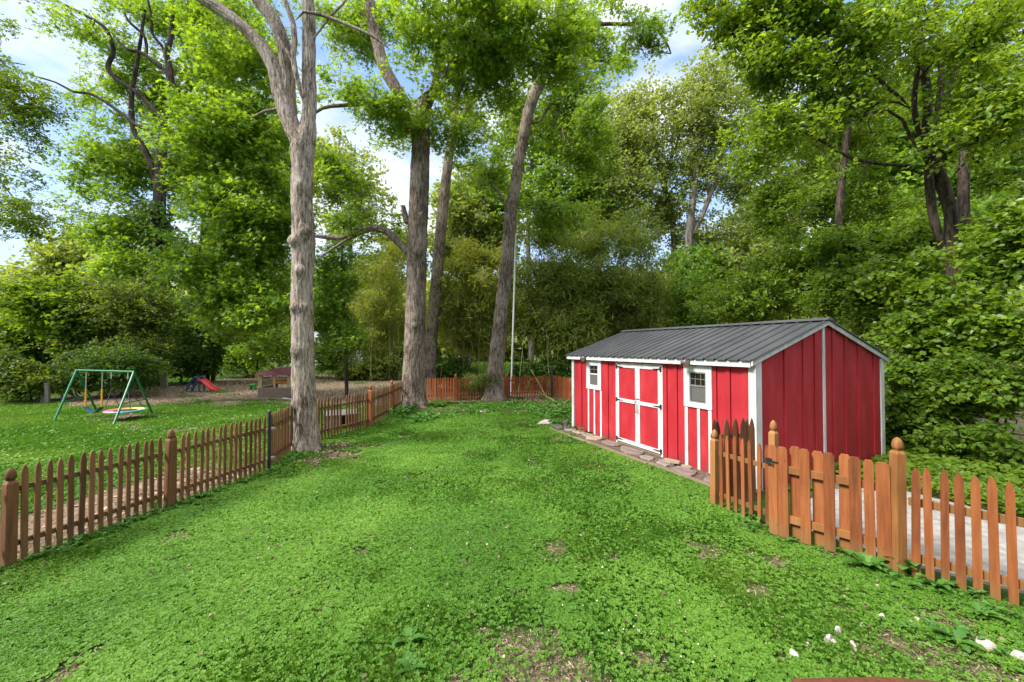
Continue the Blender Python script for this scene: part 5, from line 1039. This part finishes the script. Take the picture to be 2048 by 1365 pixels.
# brush at left and under the trees
SL = [(60, 690, 22, 'compound-leaved young tree in the brush, far left', 'leaf_broad', .24, .8, [(60, 660, 22, 60, 50, 1.6, 50), (20, 720, 21, 50, 40, 1.4, 40)]),
      (130, 680, 21, 'sapling with big drooping leaves left of the swing frame', 'leaf_broad', .24, .7, [(130, 630, 20.5, 55, 60, 1.3, 56), (90, 600, 20.5, 45, 40, 1.2, 26)]),
      (215, 660, 22, 'small-leaved shrub rising behind the swing frame top bar', 'leaf_bush', .15, .8, [(220, 620, 21.5, 75, 60, 1.6, 90), (180, 700, 20.5, 50, 35, 1.3, 40)]),
      (285, 690, 21, 'small-leaved shrub with thin grey stems right of the swing frame', 'leaf_bush', .15, .8, [(280, 620, 21, 60, 60, 1.5, 70), (280, 710, 20, 50, 40, 1.2, 36)]),
      (240, 730, 19, 'dark low privet bush behind the swings', 'leaf_deep', .12, .6, [(240, 735, 18.6, 70, 40, 1, 80), (170, 750, 18.6, 50, 30, 1, 40)]),
      (60, 770, 17.5, 'low bramble bush in front of the brush at the left edge', 'leaf_bush', .13, .5, [(50, 760, 17, 60, 36, .9, 70), (10, 740, 17, 30, 40, .9, 30)]),
      (360, 720, 27, 'dark evergreen undergrowth behind the toddler slide', 'leaf_deep', .18, .8, [(370, 715, 26, 60, 35, 1.3, 60), (330, 690, 26, 40, 50, 1.4, 40), (400, 690, 27, 50, 45, 1.3, 34)]),
      (490, 730, 31, 'undergrowth on the chain link fence behind the playhouse', 'leaf_maple', .2, .9, [(480, 722, 31, 50, 26, 1, 30), (540, 700, 31, 40, 40, 1, 22), (660, 710, 31, 40, 35, 1, 34), (600, 690, 31, 30, 40, 1, 14), (740, 690, 32, 50, 30, 1, 26)]),
      (760, 730, 30, 'bushes at the foot of the thin bamboo, beside the straight grey trunk', 'leaf_bush', .2, .8, [(760, 735, 29, 60, 22, 1, 34), (700, 745, 29, 40, 14, 1, 16)]),
      (930, 740, 22.5, 'dark undergrowth beyond the far picket fence', 'leaf_deep', .16, .6, [(900, 745, 22, 50, 22, .8, 26), (1060, 745, 22.4, 60, 22, .8, 30), (1130, 730, 21.6, 30, 30, .8, 24)])]
for k, (px, py, Y, lab, lm, ls, Rc, blobs) in enumerate(SL):
    b0 = 697 + H * F / Y
    tree('shrub', lab, 'shrub', 'brush round the yards', [(Y, [(px, b0, 7), (px + 5, (b0 + py) / 2, 5), (px - 4, py - 20, 3)]), (Y, [(px + 12, b0 + 1, 6), (px + 22, (b0 + py) / 2, 4), (px + 26, py - 10, 2)])], blobs, M['bark_dark'], M[lm], Rc=Rc, ntw=6, nlf=12, ls=ls, shape='oval', seed=120 + k, ns=6, flare=0, zmin=.1, tbase=.5, tilt=.7, rtwig=.006, gap=.27, gs=.9)

# ------------------------------------------------------------------ bamboo
def bamboo(label, spots, n, hts, leafm, blobs, seed, ls=.34, Rc=.75, lean=.06, name='bamboo_clump'):
    """spots: (px, Y, spread x, spread y) feet of the culms"""
    r = np.random.default_rng(seed); A_, B_, ra, rb = [], [], [], []; cl_ = []; V_ = []
    px, Y, sx, sy = spots; c = P(px, 697, Y); c[2] = 0
    for i in range(n):
        f0 = c + r.normal(size=3) * (sx, sy, 0); h = r.uniform(*hts); d = r.normal(size=2) * lean; curve = r.uniform(.03, .26) * h; da = r.random() * 6.28
        ts = np.linspace(0, 1, 9); pts = np.stack([f0[0] + d[0] * h * ts + curve * math.cos(da) * ts ** 3, f0[1] + d[1] * h * ts + curve * math.sin(da) * ts ** 3, h * (ts - .06 * ts ** 4)], -1); pts[0, 2] = -.05
        V_.append(tube_np(pts, np.linspace(.022, .007, 9), 5))
        for t in r.uniform(.45, 1.0, 3): cl_.append(pts[0] * 0 + np.array([np.interp(t, ts, pts[:, j]) for j in range(3)]))
    cl_ = np.array(cl_)
    if blobs: cl_ = np.concatenate([cl_, blob_points([q_[:6] + (int(q_[6] * 1.15),) for q_ in blobs], r, .33, .7)])
    lv, tw = sprays(cl_, Rc, 6, 12, ls, r, 'blade', droop=.7, flat=.5, tilt=.9, tbase=.5 + .06 * (seed % 3))
    root = empty(name, (c[0], c[1], 0), 0, label, 'bamboo', 'bamboo clumps behind the far fence'); off = np.array([c[0], c[1], 0])
    V, Lp, S = merge(V_ + [tw]); npmesh('culms', V - off, Lp, S, M['cane'], root, smooth=True)
    npmesh('foliage', lv[0] - off, lv[1], lv[2], leafm, root, tone=lv[3])
bamboo('dense dark bamboo clump left of the shed, tallest of the grove', (1230, 23, 1.3, .8), 50, (6, 9.5), M['leaf_bamboo_dark'], [(1230, 560, 22, 80, 110, 1.5, 120), (1290, 620, 22.5, 50, 70, 1.4, 56), (1180, 480, 23, 60, 60, 1.4, 44), (1260, 470, 23, 50, 50, 1.3, 30)], 201)
bamboo('dark bamboo clump right behind the white pole', (1110, 22.5, 1.2, .8), 50, (6, 9), M['leaf_bamboo_dark'], [(1110, 550, 21.6, 70, 110, 1.3, 100), (1150, 650, 21.2, 60, 50, 1.2, 50), (1080, 460, 22.5, 50, 50, 1.3, 30), (1060, 600, 21.6, 36, 60, 1, 26)], 202)
bamboo('lighter olive bamboo with bare canes between the slim trunk and the leaning one', (945, 22.5, 1.1, .7), 46, (5, 7.4), M['leaf_bamboo'], [(950, 520, 22, 60, 45, 1.2, 60), (900, 600, 22, 36, 60, 1, 40), (960, 610, 22.6, 50, 50, 1, 34), (985, 560, 22, 40, 50, 1, 26)], 203)
bamboo('thin open bamboo canes between the knotty trunk and the straight grey trunk', (765, 30, 1.8, 1.0), 46, (5, 8.5), M['leaf_bamboo'], [(760, 560, 29, 50, 50, 1.4, 30), (790, 500, 29, 35, 40, 1.2, 18), (740, 650, 30, 50, 50, 1.2, 16)], 204, lean=.09)
bamboo('dark bamboo behind the far left corner of the shed', (1340, 25, 1.4, .8), 30, (5, 7), M['leaf_bamboo_dark'], [(1330, 590, 25, 50, 60, 1.2, 50)], 205)
# low bamboo sprout in front of the leaning trunk
r = np.random.default_rng(300); g = G(962, 800); root = empty('bamboo_sprout', (g[0], g[1], 0), 0, 'bright low bamboo sprout arching in front of the leaning trunk', 'bamboo'); off = np.array([g[0], g[1], 0]); V_ = []; cl_ = []
for i in range(16):
    a = r.random() * 6.28; Lg = r.uniform(.5, 1.1); ts = np.linspace(0, 1, 6); pts = np.stack([g[0] + math.cos(a) * Lg * ts ** 1.3, g[1] + math.sin(a) * Lg * .7 * ts ** 1.3, Lg * 1.1 * np.sin(ts * 2.1)], -1); V_.append(tube_np(pts, np.linspace(.01, .004, 6), 4)); cl_ += [pts[3], pts[4], pts[5]]
lv, tw = sprays(np.array(cl_), .28, 5, 10, .15, r, 'blade', droop=.5, flat=.5, tilt=.7)
V, Lp, S = merge(V_ + [tw]); npmesh('stems', V - off, Lp, S, M['cane'], root); npmesh('foliage', lv[0] - off, lv[1], lv[2], M['leaf_bush'], root, tone=lv[3])
for (p0, z0, p1, Y1, z1, lab) in (((1096, 802), .03, 1062, 19.3, 1.3, 'fallen dry cane leaning on the far picket fence'), ((1118, 808), .03, 1078, 18.6, .25, 'dry cane lying in the litter before the far fence'), ((1110, 815), .03, 1140, 17.0, .12, 'short pale stick lying near the shed corner')):
    g = G(*p0); t = P(p1, 697, Y1); t[2] = z1; o = MB().tube([(0, 0, z0), t - g], .018, 6).build('dry_cane', M['cane']); o.location = g; tag(o, lab, 'cane', 'dry canes by the far fence')

# far woodland closing the horizon
r = np.random.default_rng(400); n_ = 9000
az = r.uniform(-1.25, 1.25, n_); dist = r.uniform(62, 95, n_); xx = dist * np.tan(az) * .9; yy = dist
hmax = 8 + 9 * fbm(xx, yy, .05, 4, 50) * 1.3; zz = hmax * r.random(n_) ** .6
cl_ = np.stack([xx, yy, zz], -1); lv, tw = sprays(cl_, 2.6, 3, 4, 1.0, r, 'tri', flat=.5, tilt=.7)
o = npmesh('far_woodland', lv[0], lv[1], lv[2], M['leaf_pale'], None, tone=lv[3]); tag(o, kind='stuff')

# ------------------------------------------------------------------ lawn: clover, grass, weeds, litter
def scatter(n, x0, x1, y0, y1, r, wide=1.36):
    """points inside the camera's wedge and a margin, evenly spread"""
    x = r.uniform(x0, x1, n); y = r.uniform(y0, y1, n); k = np.abs(x) < wide * y + .8; return x[k], y[k]
def notpad(x, y):
    sx, sy = x - NX, y - NY; t = sx * UU[0] + sy * UU[1]; w_ = sx * VV[0] + sy * VV[1]
    shedz = (t > -.2) & (t < 5.7) & (w_ > -.62) & (w_ < 4.2)
    # concrete pad
    d1 = (x - 4.02) * .69 + (y - 4.07) * .72            # beyond the right fence line
    padz = (d1 > .10) & (x > 3.7) & (y < 6.45)
    gatez = (d1 > .12) & (x > 3.3) & (y < 6.3)
    return ~(shedz | padz | gatez)
r = np.random.default_rng(500)
def clover_layer(x, y, size, shape3):
    bfv = barefield(x, y); gr_ = grassy(x, y); k = (r.random(len(x)) > bfv * 1.15) & (r.random(len(x)) > gr_ * .8) & notpad(x, y); x, y = x[k], y[k]
    sz = size * r.uniform(.6, 1.3, len(x)) * (1 + .25 * (fbm(x, y, 1.2, 2, 70) - .5)); hgt = .018 + .026 * fbm(x, y, 2.5, 3, 60) * r.uniform(.5, 1.1, len(x)) + .008
    tone = np.clip(.5 + (fbm(x, y, .6, 4, 80) - .5) * 1.3 + r.normal(size=len(x)) * .17, 0, 1)
    c = np.stack([x, y, gh(x, y) + hgt], -1); nr = np.array([0, -.10, 1.]) + r.normal(size=(len(x), 3)) * .33
    if shape3:
        a0 = r.random(len(x)) * 6.28; out = []
        for j in range(3):
            a = a0 + j * 2.094; d = np.stack([np.cos(a), np.sin(a), np.zeros(len(x))], -1); out.append(leaves(c + d * (sz * .5)[:, None], nr + d * .35 * -1 + r.normal(size=(len(x), 3)) * .12, d, sz, tone, 'clov'))
        n0 = len(out[0][0]); return np.concatenate([q_[0] for q_ in out]), np.concatenate([q_[1] + i * n0 for i, q_ in enumerate(out)]), np.concatenate([q_[2] for q_ in out]), np.concatenate([q_[3] for q_ in out])
    return leaves(c, nr, r.normal(size=(len(x), 3)), sz * 1.9, tone, 'disc')
TPL['clov'] = (np.array([(0, -.5, 0), (.42, -.1, .08), (.40, .3, .08), (.12, .5, 0), (-.12, .5, 0), (-.40, .3, .08), (-.42, -.1, .08)]), [(0, 1, 2, 3, 4, 5, 6)])
an_ = np.arange(6) * math.pi / 3; TPL['disc'] = (np.stack([np.cos(an_) * .5, np.sin(an_) * .5, np.array([.05, 0, -.03, .05, 0, -.03])], -1), [(0, 1, 2, 3, 4, 5)])
x, y = scatter(190000, -6.2, 6.5, 2.2, 5.2, r, 1.45); a = clover_layer(x, y, .0175, True)
x, y = scatter(360000, -5.6, 5.0, 5.2, 10, r, 1.0); b_ = clover_layer(x, y, .019, False)
x, y = scatter(170000, -5.2, 4.5, 10, 17, r, .6); c_ = clover_layer(x, y, .027, False)
x, y = scatter(120000, -22, -4.5, 5, 17, r, 1.45); k = leftd(x, y) > 0; d_ = clover_layer(x[k], y[k], .034, False)
def cat(parts):
    V, Lp, S = merge([(p[0], p[1], p[2]) for p in parts]); return V, Lp, S, np.concatenate([p[3] for p in parts])
V, Lp, S, T = cat([a, b_, c_, d_]); tag(npmesh('clover', V, Lp, S, M['clover'], None, tone=T), kind='stuff')
TPL['grass'] = (np.array([(-.05, 0, 0), (.05, 0, 0), (.035, .55, .06), (0, 1, .25), (-.035, .55, .06)]), [(0, 1, 2, 3, 4)])
def grass_layer(x, y, h, w_, thin=1.0, tb=.45):
    bfv = barefield(x, y); gr_ = grassy(x, y); k = (r.random(len(x)) > bfv * thin) & (r.random(len(x)) < gr_ * .95 + .08) & notpad(x, y); x, y = x[k], y[k]; m = len(x)
    hh = h * r.uniform(.5, 1.3, m) * (.7 + .7 * fbm(x, y, 1.8, 3, 90)); a = r.random(m) * 6.28; lean_ = r.uniform(.15, .9, m)
    ax = np.stack([np.cos(a) * lean_, np.sin(a) * lean_, np.ones(m)], -1); nr = np.stack([np.cos(a + .3), np.sin(a + .3), -lean_], -1)
    tone = np.clip(tb + (fbm(x, y, .9, 4, 95) - .5) * 1.5 + r.normal(size=m) * .18, 0, 1)
    c = np.stack([x, y, gh(x, y) - .003], -1); tv, tf = TPL['grass']
    nr /= np.linalg.norm(nr, axis=1)[:, None]; ax = ax - nr * np.sum(ax * nr, 1)[:, None]; ax /= np.linalg.norm(ax, axis=1)[:, None]; bx_ = np.cross(ax, nr)
    V = c[:, None] + tv[None, :, 0:1] * bx_[:, None] * (w_ * 10) + tv[None, :, 1:2] * ax[:, None] * hh[:, None, None] + tv[None, :, 2:3] * nr[:, None] * hh[:, None, None]
    return V.reshape(-1, 3), (np.arange(m)[:, None] * 5 + np.arange(5)[None]).ravel(), np.full(m, 5), np.repeat(tone, 5)
x, y = scatter(260000, -6, 6.5, 2.2, 5.5, r, 1.45); a = grass_layer(x, y, .065, .0032)
x, y = scatter(340000, -5.6, 5.2, 5.5, 11, r, 1.0); b_ = grass_layer(x, y, .07, .005)
x, y = scatter(150000, -5.2, 4.5, 11, 19, r, .6); c_ = grass_layer(x, y, .09, .010)
x, y = scatter(230000, -24, -4.5, 5, 18, r, 1.45); k = leftd(x, y) > 0; d_ = grass_layer(x[k], y[k], .09, .012, 1.0, .55)
x, y = scatter(60000, -34, 8, 18, 34, r, 1.4); e_ = grass_layer(x, y, .12, .02, 1.04, .5)
x, y = scatter(60000, -60, 60, 34, 62, r, 1.4); f_ = grass_layer(x, y, .35, .06, 1, .9)
V, Lp, S, T = cat([a, b_, c_, d_, e_, f_]); tag(npmesh('grass', V, Lp, S, M['grass'], None, tone=T), kind='stuff')
# dry litter, bark chips and dead leaves on the bare spots
def litter(x, y, s, thr=.35, mat='dry', shape='tri', tb=.45, long_=False):
    bfv = barefield(x, y); k = (bfv > thr * r.uniform(.6, 1.4, len(x))) & notpad(x, y); x, y = x[k], y[k]; m = len(x)
    c = np.stack([x, y, gh(x, y) + .006 + r.random(m) * .012], -1); nr = np.array([0, 0, 1.]) + r.normal(size=(m, 3)) * .35
    return leaves(c, nr, r.normal(size=(m, 3)), s * r.uniform(.4, 1.4, m), np.clip(r.normal(tb, .28, m), 0, 1), shape)
x, y = scatter(60000, -6, 6, 2.2, 6, r, 1.45); a = litter(x, y, .013); x, y = scatter(36000, -6, 6, 2.2, 6, r, 1.45); b_ = litter(x, y, .05, shape='blade', tb=.7)
x, y = scatter(5200, -6, 6.5, 2.2, 16, r, 1.4); k = notpad(x, y) & (fbm(x, y, 1.1, 3, 64) > .47); x, y = x[k], y[k]; m_ = len(x)
e2_ = leaves(np.stack([x, y, gh(x, y) + .045 + .015 * r.random(m_)], -1), np.array([0, 0, 1.]) + r.normal(size=(m_, 3)) * .5, r.normal(size=(m_, 3)), .022 * r.uniform(.4, 1.6, m_), np.clip(r.normal(.3, .3, m_), 0, 1), 'tri')
x, y = scatter(60000, -6, 5, 6, 19, r, 1.0); c_ = litter(x, y, .05); x, y = scatter(26000, -24, -4, 5, 33, r, 1.4); d_ = litter(x, y, .06, tb=.75)
V, Lp, S, T = cat([a, b_, c_, d_, e2_]); tag(npmesh('litter', V, Lp, S, M['dry'], None, tone=T), kind='stuff')
# white clover flowers
fw = leafmat('flower_white', [(.6, .62, .5), (.75, .76, .68), (.8, .8, .76)], .2, .2)
x = np.concatenate([r.normal(.95, .35, 18), r.normal(-9, 3, 110), r.uniform(-5, 3, 10)]); y = np.concatenate([r.normal(3.25, .25, 18), r.normal(10.5, 1.8, 110), r.uniform(3, 12, 10)]); k = (y > 2.4)
x, y = x[k], y[k]; k = notpad(x, y); x, y = x[k], y[k]; sz = np.where(y < 6, .011, .022); parts = []
for j in range(3):
    nr = r.normal(size=(len(x), 3)) + (0, 0, 1.2); parts.append(leaves(np.stack([x, y, gh(x, y) + .07], -1), nr, r.normal(size=(len(x), 3)), sz, np.full(len(x), .7), 'disc'))
V, Lp, S, T = cat(parts); tag(npmesh('clover_flowers', V, Lp, S, fw, None, tone=T), kind='stuff')
# ivy carpet behind the concrete pad and beyond the fence at right
n_ = 26000; x = r.uniform(5.0, 12, n_); y = r.uniform(4.2, 11, n_); k = ((y - 5.27) > (6.95 - x) * 1.9 * .97 - .0) & (y > 5.35 - (x - 6.9) * .6) & ~((x < 8.0) & (y > 5.2) & (((x - NX) * UU[0] + (y - NY) * UU[1]) > -.05) & (((x - NX) * VV[0] + (y - NY) * VV[1]) < 4.1)); x, y = x[k], y[k]; m = len(x)
lv = leaves(np.stack([x, y, .06 + .28 * r.random(m) * fbm(x, y, 1.5, 3, 9)], -1), np.array([-.1, -.2, 1.]) + r.normal(size=(m, 3)) * .4, r.normal(size=(m, 3)), .085 * r.uniform(.6, 1.3, m), np.clip(r.normal(.5, .2, m), 0, 1), 'heart')
tag(npmesh('ivy_ground_cover', lv[0], lv[1], lv[2], M['leaf_broad'], None, tone=lv[3]), kind='stuff')
# low leafy weeds at the back of the lawn, round tree feet and along fences
def weeds(n, cx, cy, sx, sy, ls, hgt, r):
    x = r.normal(cx, sx, n); y = r.normal(cy, sy, n); m = n; k_ = 6
    xx = np.repeat(x, k_); yy = np.repeat(y, k_); a = r.random(m * k_) * 6.28; rad = ls * r.uniform(.3, .8, m * k_)
    c = np.stack([xx + np.cos(a) * rad, yy + np.sin(a) * rad, .02 + np.repeat(r.random(m) * hgt, k_) * r.uniform(.4, 1, m * k_)], -1); nr = np.stack([-np.cos(a) * .5, -np.sin(a) * .5, np.ones(m * k_)], -1) + r.normal(size=(m * k_, 3)) * .25
    return leaves(c, nr, np.stack([np.cos(a), np.sin(a), .5 * np.ones(m * k_)], -1), ls * r.uniform(.7, 1.2, m * k_), np.clip(np.repeat(r.normal(.5, .15, m), k_), 0, 1), 'oval')
parts = [weeds(160, 1.5, 14.2, .8, 1.4, .11, .22, r), weeds(90, .3, 15.4, 1.0, .8, .11, .2, r), weeds(60, -1.5, 14.6, .5, .5, .10, .22, r), weeds(40, -3.0, 12.9, .35, .5, .13, .2, r), weeds(50, -3.9, 14.3, .2, .7, .14, .3, r), weeds(40, 1.9, 11.6, .25, .8, .11, .16, r)]
for (xa, ya), (xb, yb), n_ in (((-5.3, 4.3), (-4.95, 5.9), 150), ((-4.9, 5.9), (-4.55, 7.5), 90), ((-4.6, 7.6), (-4.75, 8.9), 90), ((-4.0, 10.5), (-4.1, 14), 70)):
    t = r.random(n_); 
    for t_ in t[:n_ // 3]: parts.append(weeds(3, xa + (xb - xa) * t_ + .05, ya + (yb - ya) * t_, .07, .07, .05, .10, r))
for (cx, cy, n_) in ((3.25, 4.95, 10), (3.15, 5.3, 14), (3.35, 5.0, 12), (2.7, 6.0, 14), (2.2, 6.9, 12), (1.9, 8.3, 16), (1.5, 9.6, 14), (2.2, 7.6, 8), (.6, 3.1, 5), (3.9, 4.0, 14), (4.2, 3.6, 12), (4.3, 3.2, 14), (3.5, 3.2, 10), (3.9, 2.9, 12)): parts.append(weeds(n_, cx, cy, .14, .14, .055, .09, r))
V, Lp, S, T = cat(parts); tag(npmesh('weeds', V, Lp, S, M['weed'], None, tone=T), kind='stuff')
# single broad-leaved plants one can tell apart
def rosette(px, py, n_, Lf, up, seed, label, wid=.16, z=0.0):
    r = np.random.default_rng(seed); g = G(px, py); mb_v, mb_l, mb_s, mb_t = [], [], [], []; nv = 0
    for i in range(n_):
        a = r.random() * 6.28; Lg = Lf * r.uniform(.6, 1.1); el = up * r.uniform(.6, 1.2); k = 9; ts = np.linspace(0, 1, k)
        rr_ = Lg * np.cos(el) * ts; zz = Lg * (np.sin(el) * ts * 1.25 - .75 * np.sin(el) * ts ** 2.2)
        wd = Lg * wid * np.sin(math.pi * np.clip(ts * .93 + .05, 0, 1)) ** .7 * (1 + .28 * np.where(np.arange(k) % 2, 1, -1) * (ts < .95)); tx_, ty_ = -math.sin(a), math.cos(a)
        ctr = np.stack([np.cos(a) * rr_, np.sin(a) * rr_, zz + .01], -1)
        for s_ in (-1, 0, 1): mb_v.append(ctr + np.array([tx_, ty_, 0])[None] * (wd * s_)[:, None] + np.array([0, 0, 1.])[None] * (abs(s_) * wd * .35)[:, None])
        b0 = nv
        for s_ in (0, 1):
            for j in range(k - 1): q0 = b0 + s_ * k + j; mb_l += [q0, q0 + k, q0 + k + 1, q0 + 1]; mb_s.append(4)
        nv += 3 * k; mb_t += [float(np.clip(r.normal(.5, .2), 0, 1))] * (3 * k)
    o = npmesh('broadleaf_weed', np.concatenate(mb_v), mb_l, mb_s, M['weed'], None, tone=np.array(mb_t), smooth=True); o.location = g; return tag(o, label, 'weed')
rosette(1735, 1140, 12, .30, .9, 1, 'tall dandelion-like weed at the foot of the hinge gate post')
rosette(1815, 1150, 13, .36, 1.1, 2, 'largest upright dock weed between the gate post and the first picket')
rosette(1700, 1118, 8, .22, .8, 3, 'weed leaf tuft under the gate boards')
rosette(1870, 1180, 9, .24, .8, 4, 'weed under the second and third orange pickets')
rosette(1910, 1290, 9, .2, .7, 5, 'dark broad-leaved weed in the mulch at lower right')
rosette(1960, 1235, 8, .2, .9, 6, 'weed at the foot of the right pickets near the edge')
rosette(815, 1290, 10, .17, .7, 7, 'bright weed tuft beside the bare patch at bottom centre')
rosette(822, 1345, 12, .16, .6, 8, 'weed rosette at the bottom edge, left of the bare patch')
rosette(1185, 842, 11, .4, .8, 10, 'leafy burdock by the far flagstones')
rosette(1110, 832, 10, .45, .8, 11, 'pale-leaved burdock in the weeds left of the shed')
rosette(870, 815, 12, .5, .7, 12, 'leafy weed at the right foot of the straight grey trunk')
rosette(1500, 1040, 12, .26, 1.0, 13, 'leafy weed under the short fence beside the gate latch')
rosette(345, 1010, 12, .22, 1.1, 14, 'leafy weed round the second post of the left fence')
rosette(312, 1022, 10, .2, 1.1, 15, 'leafy weed just left of the second left fence post')
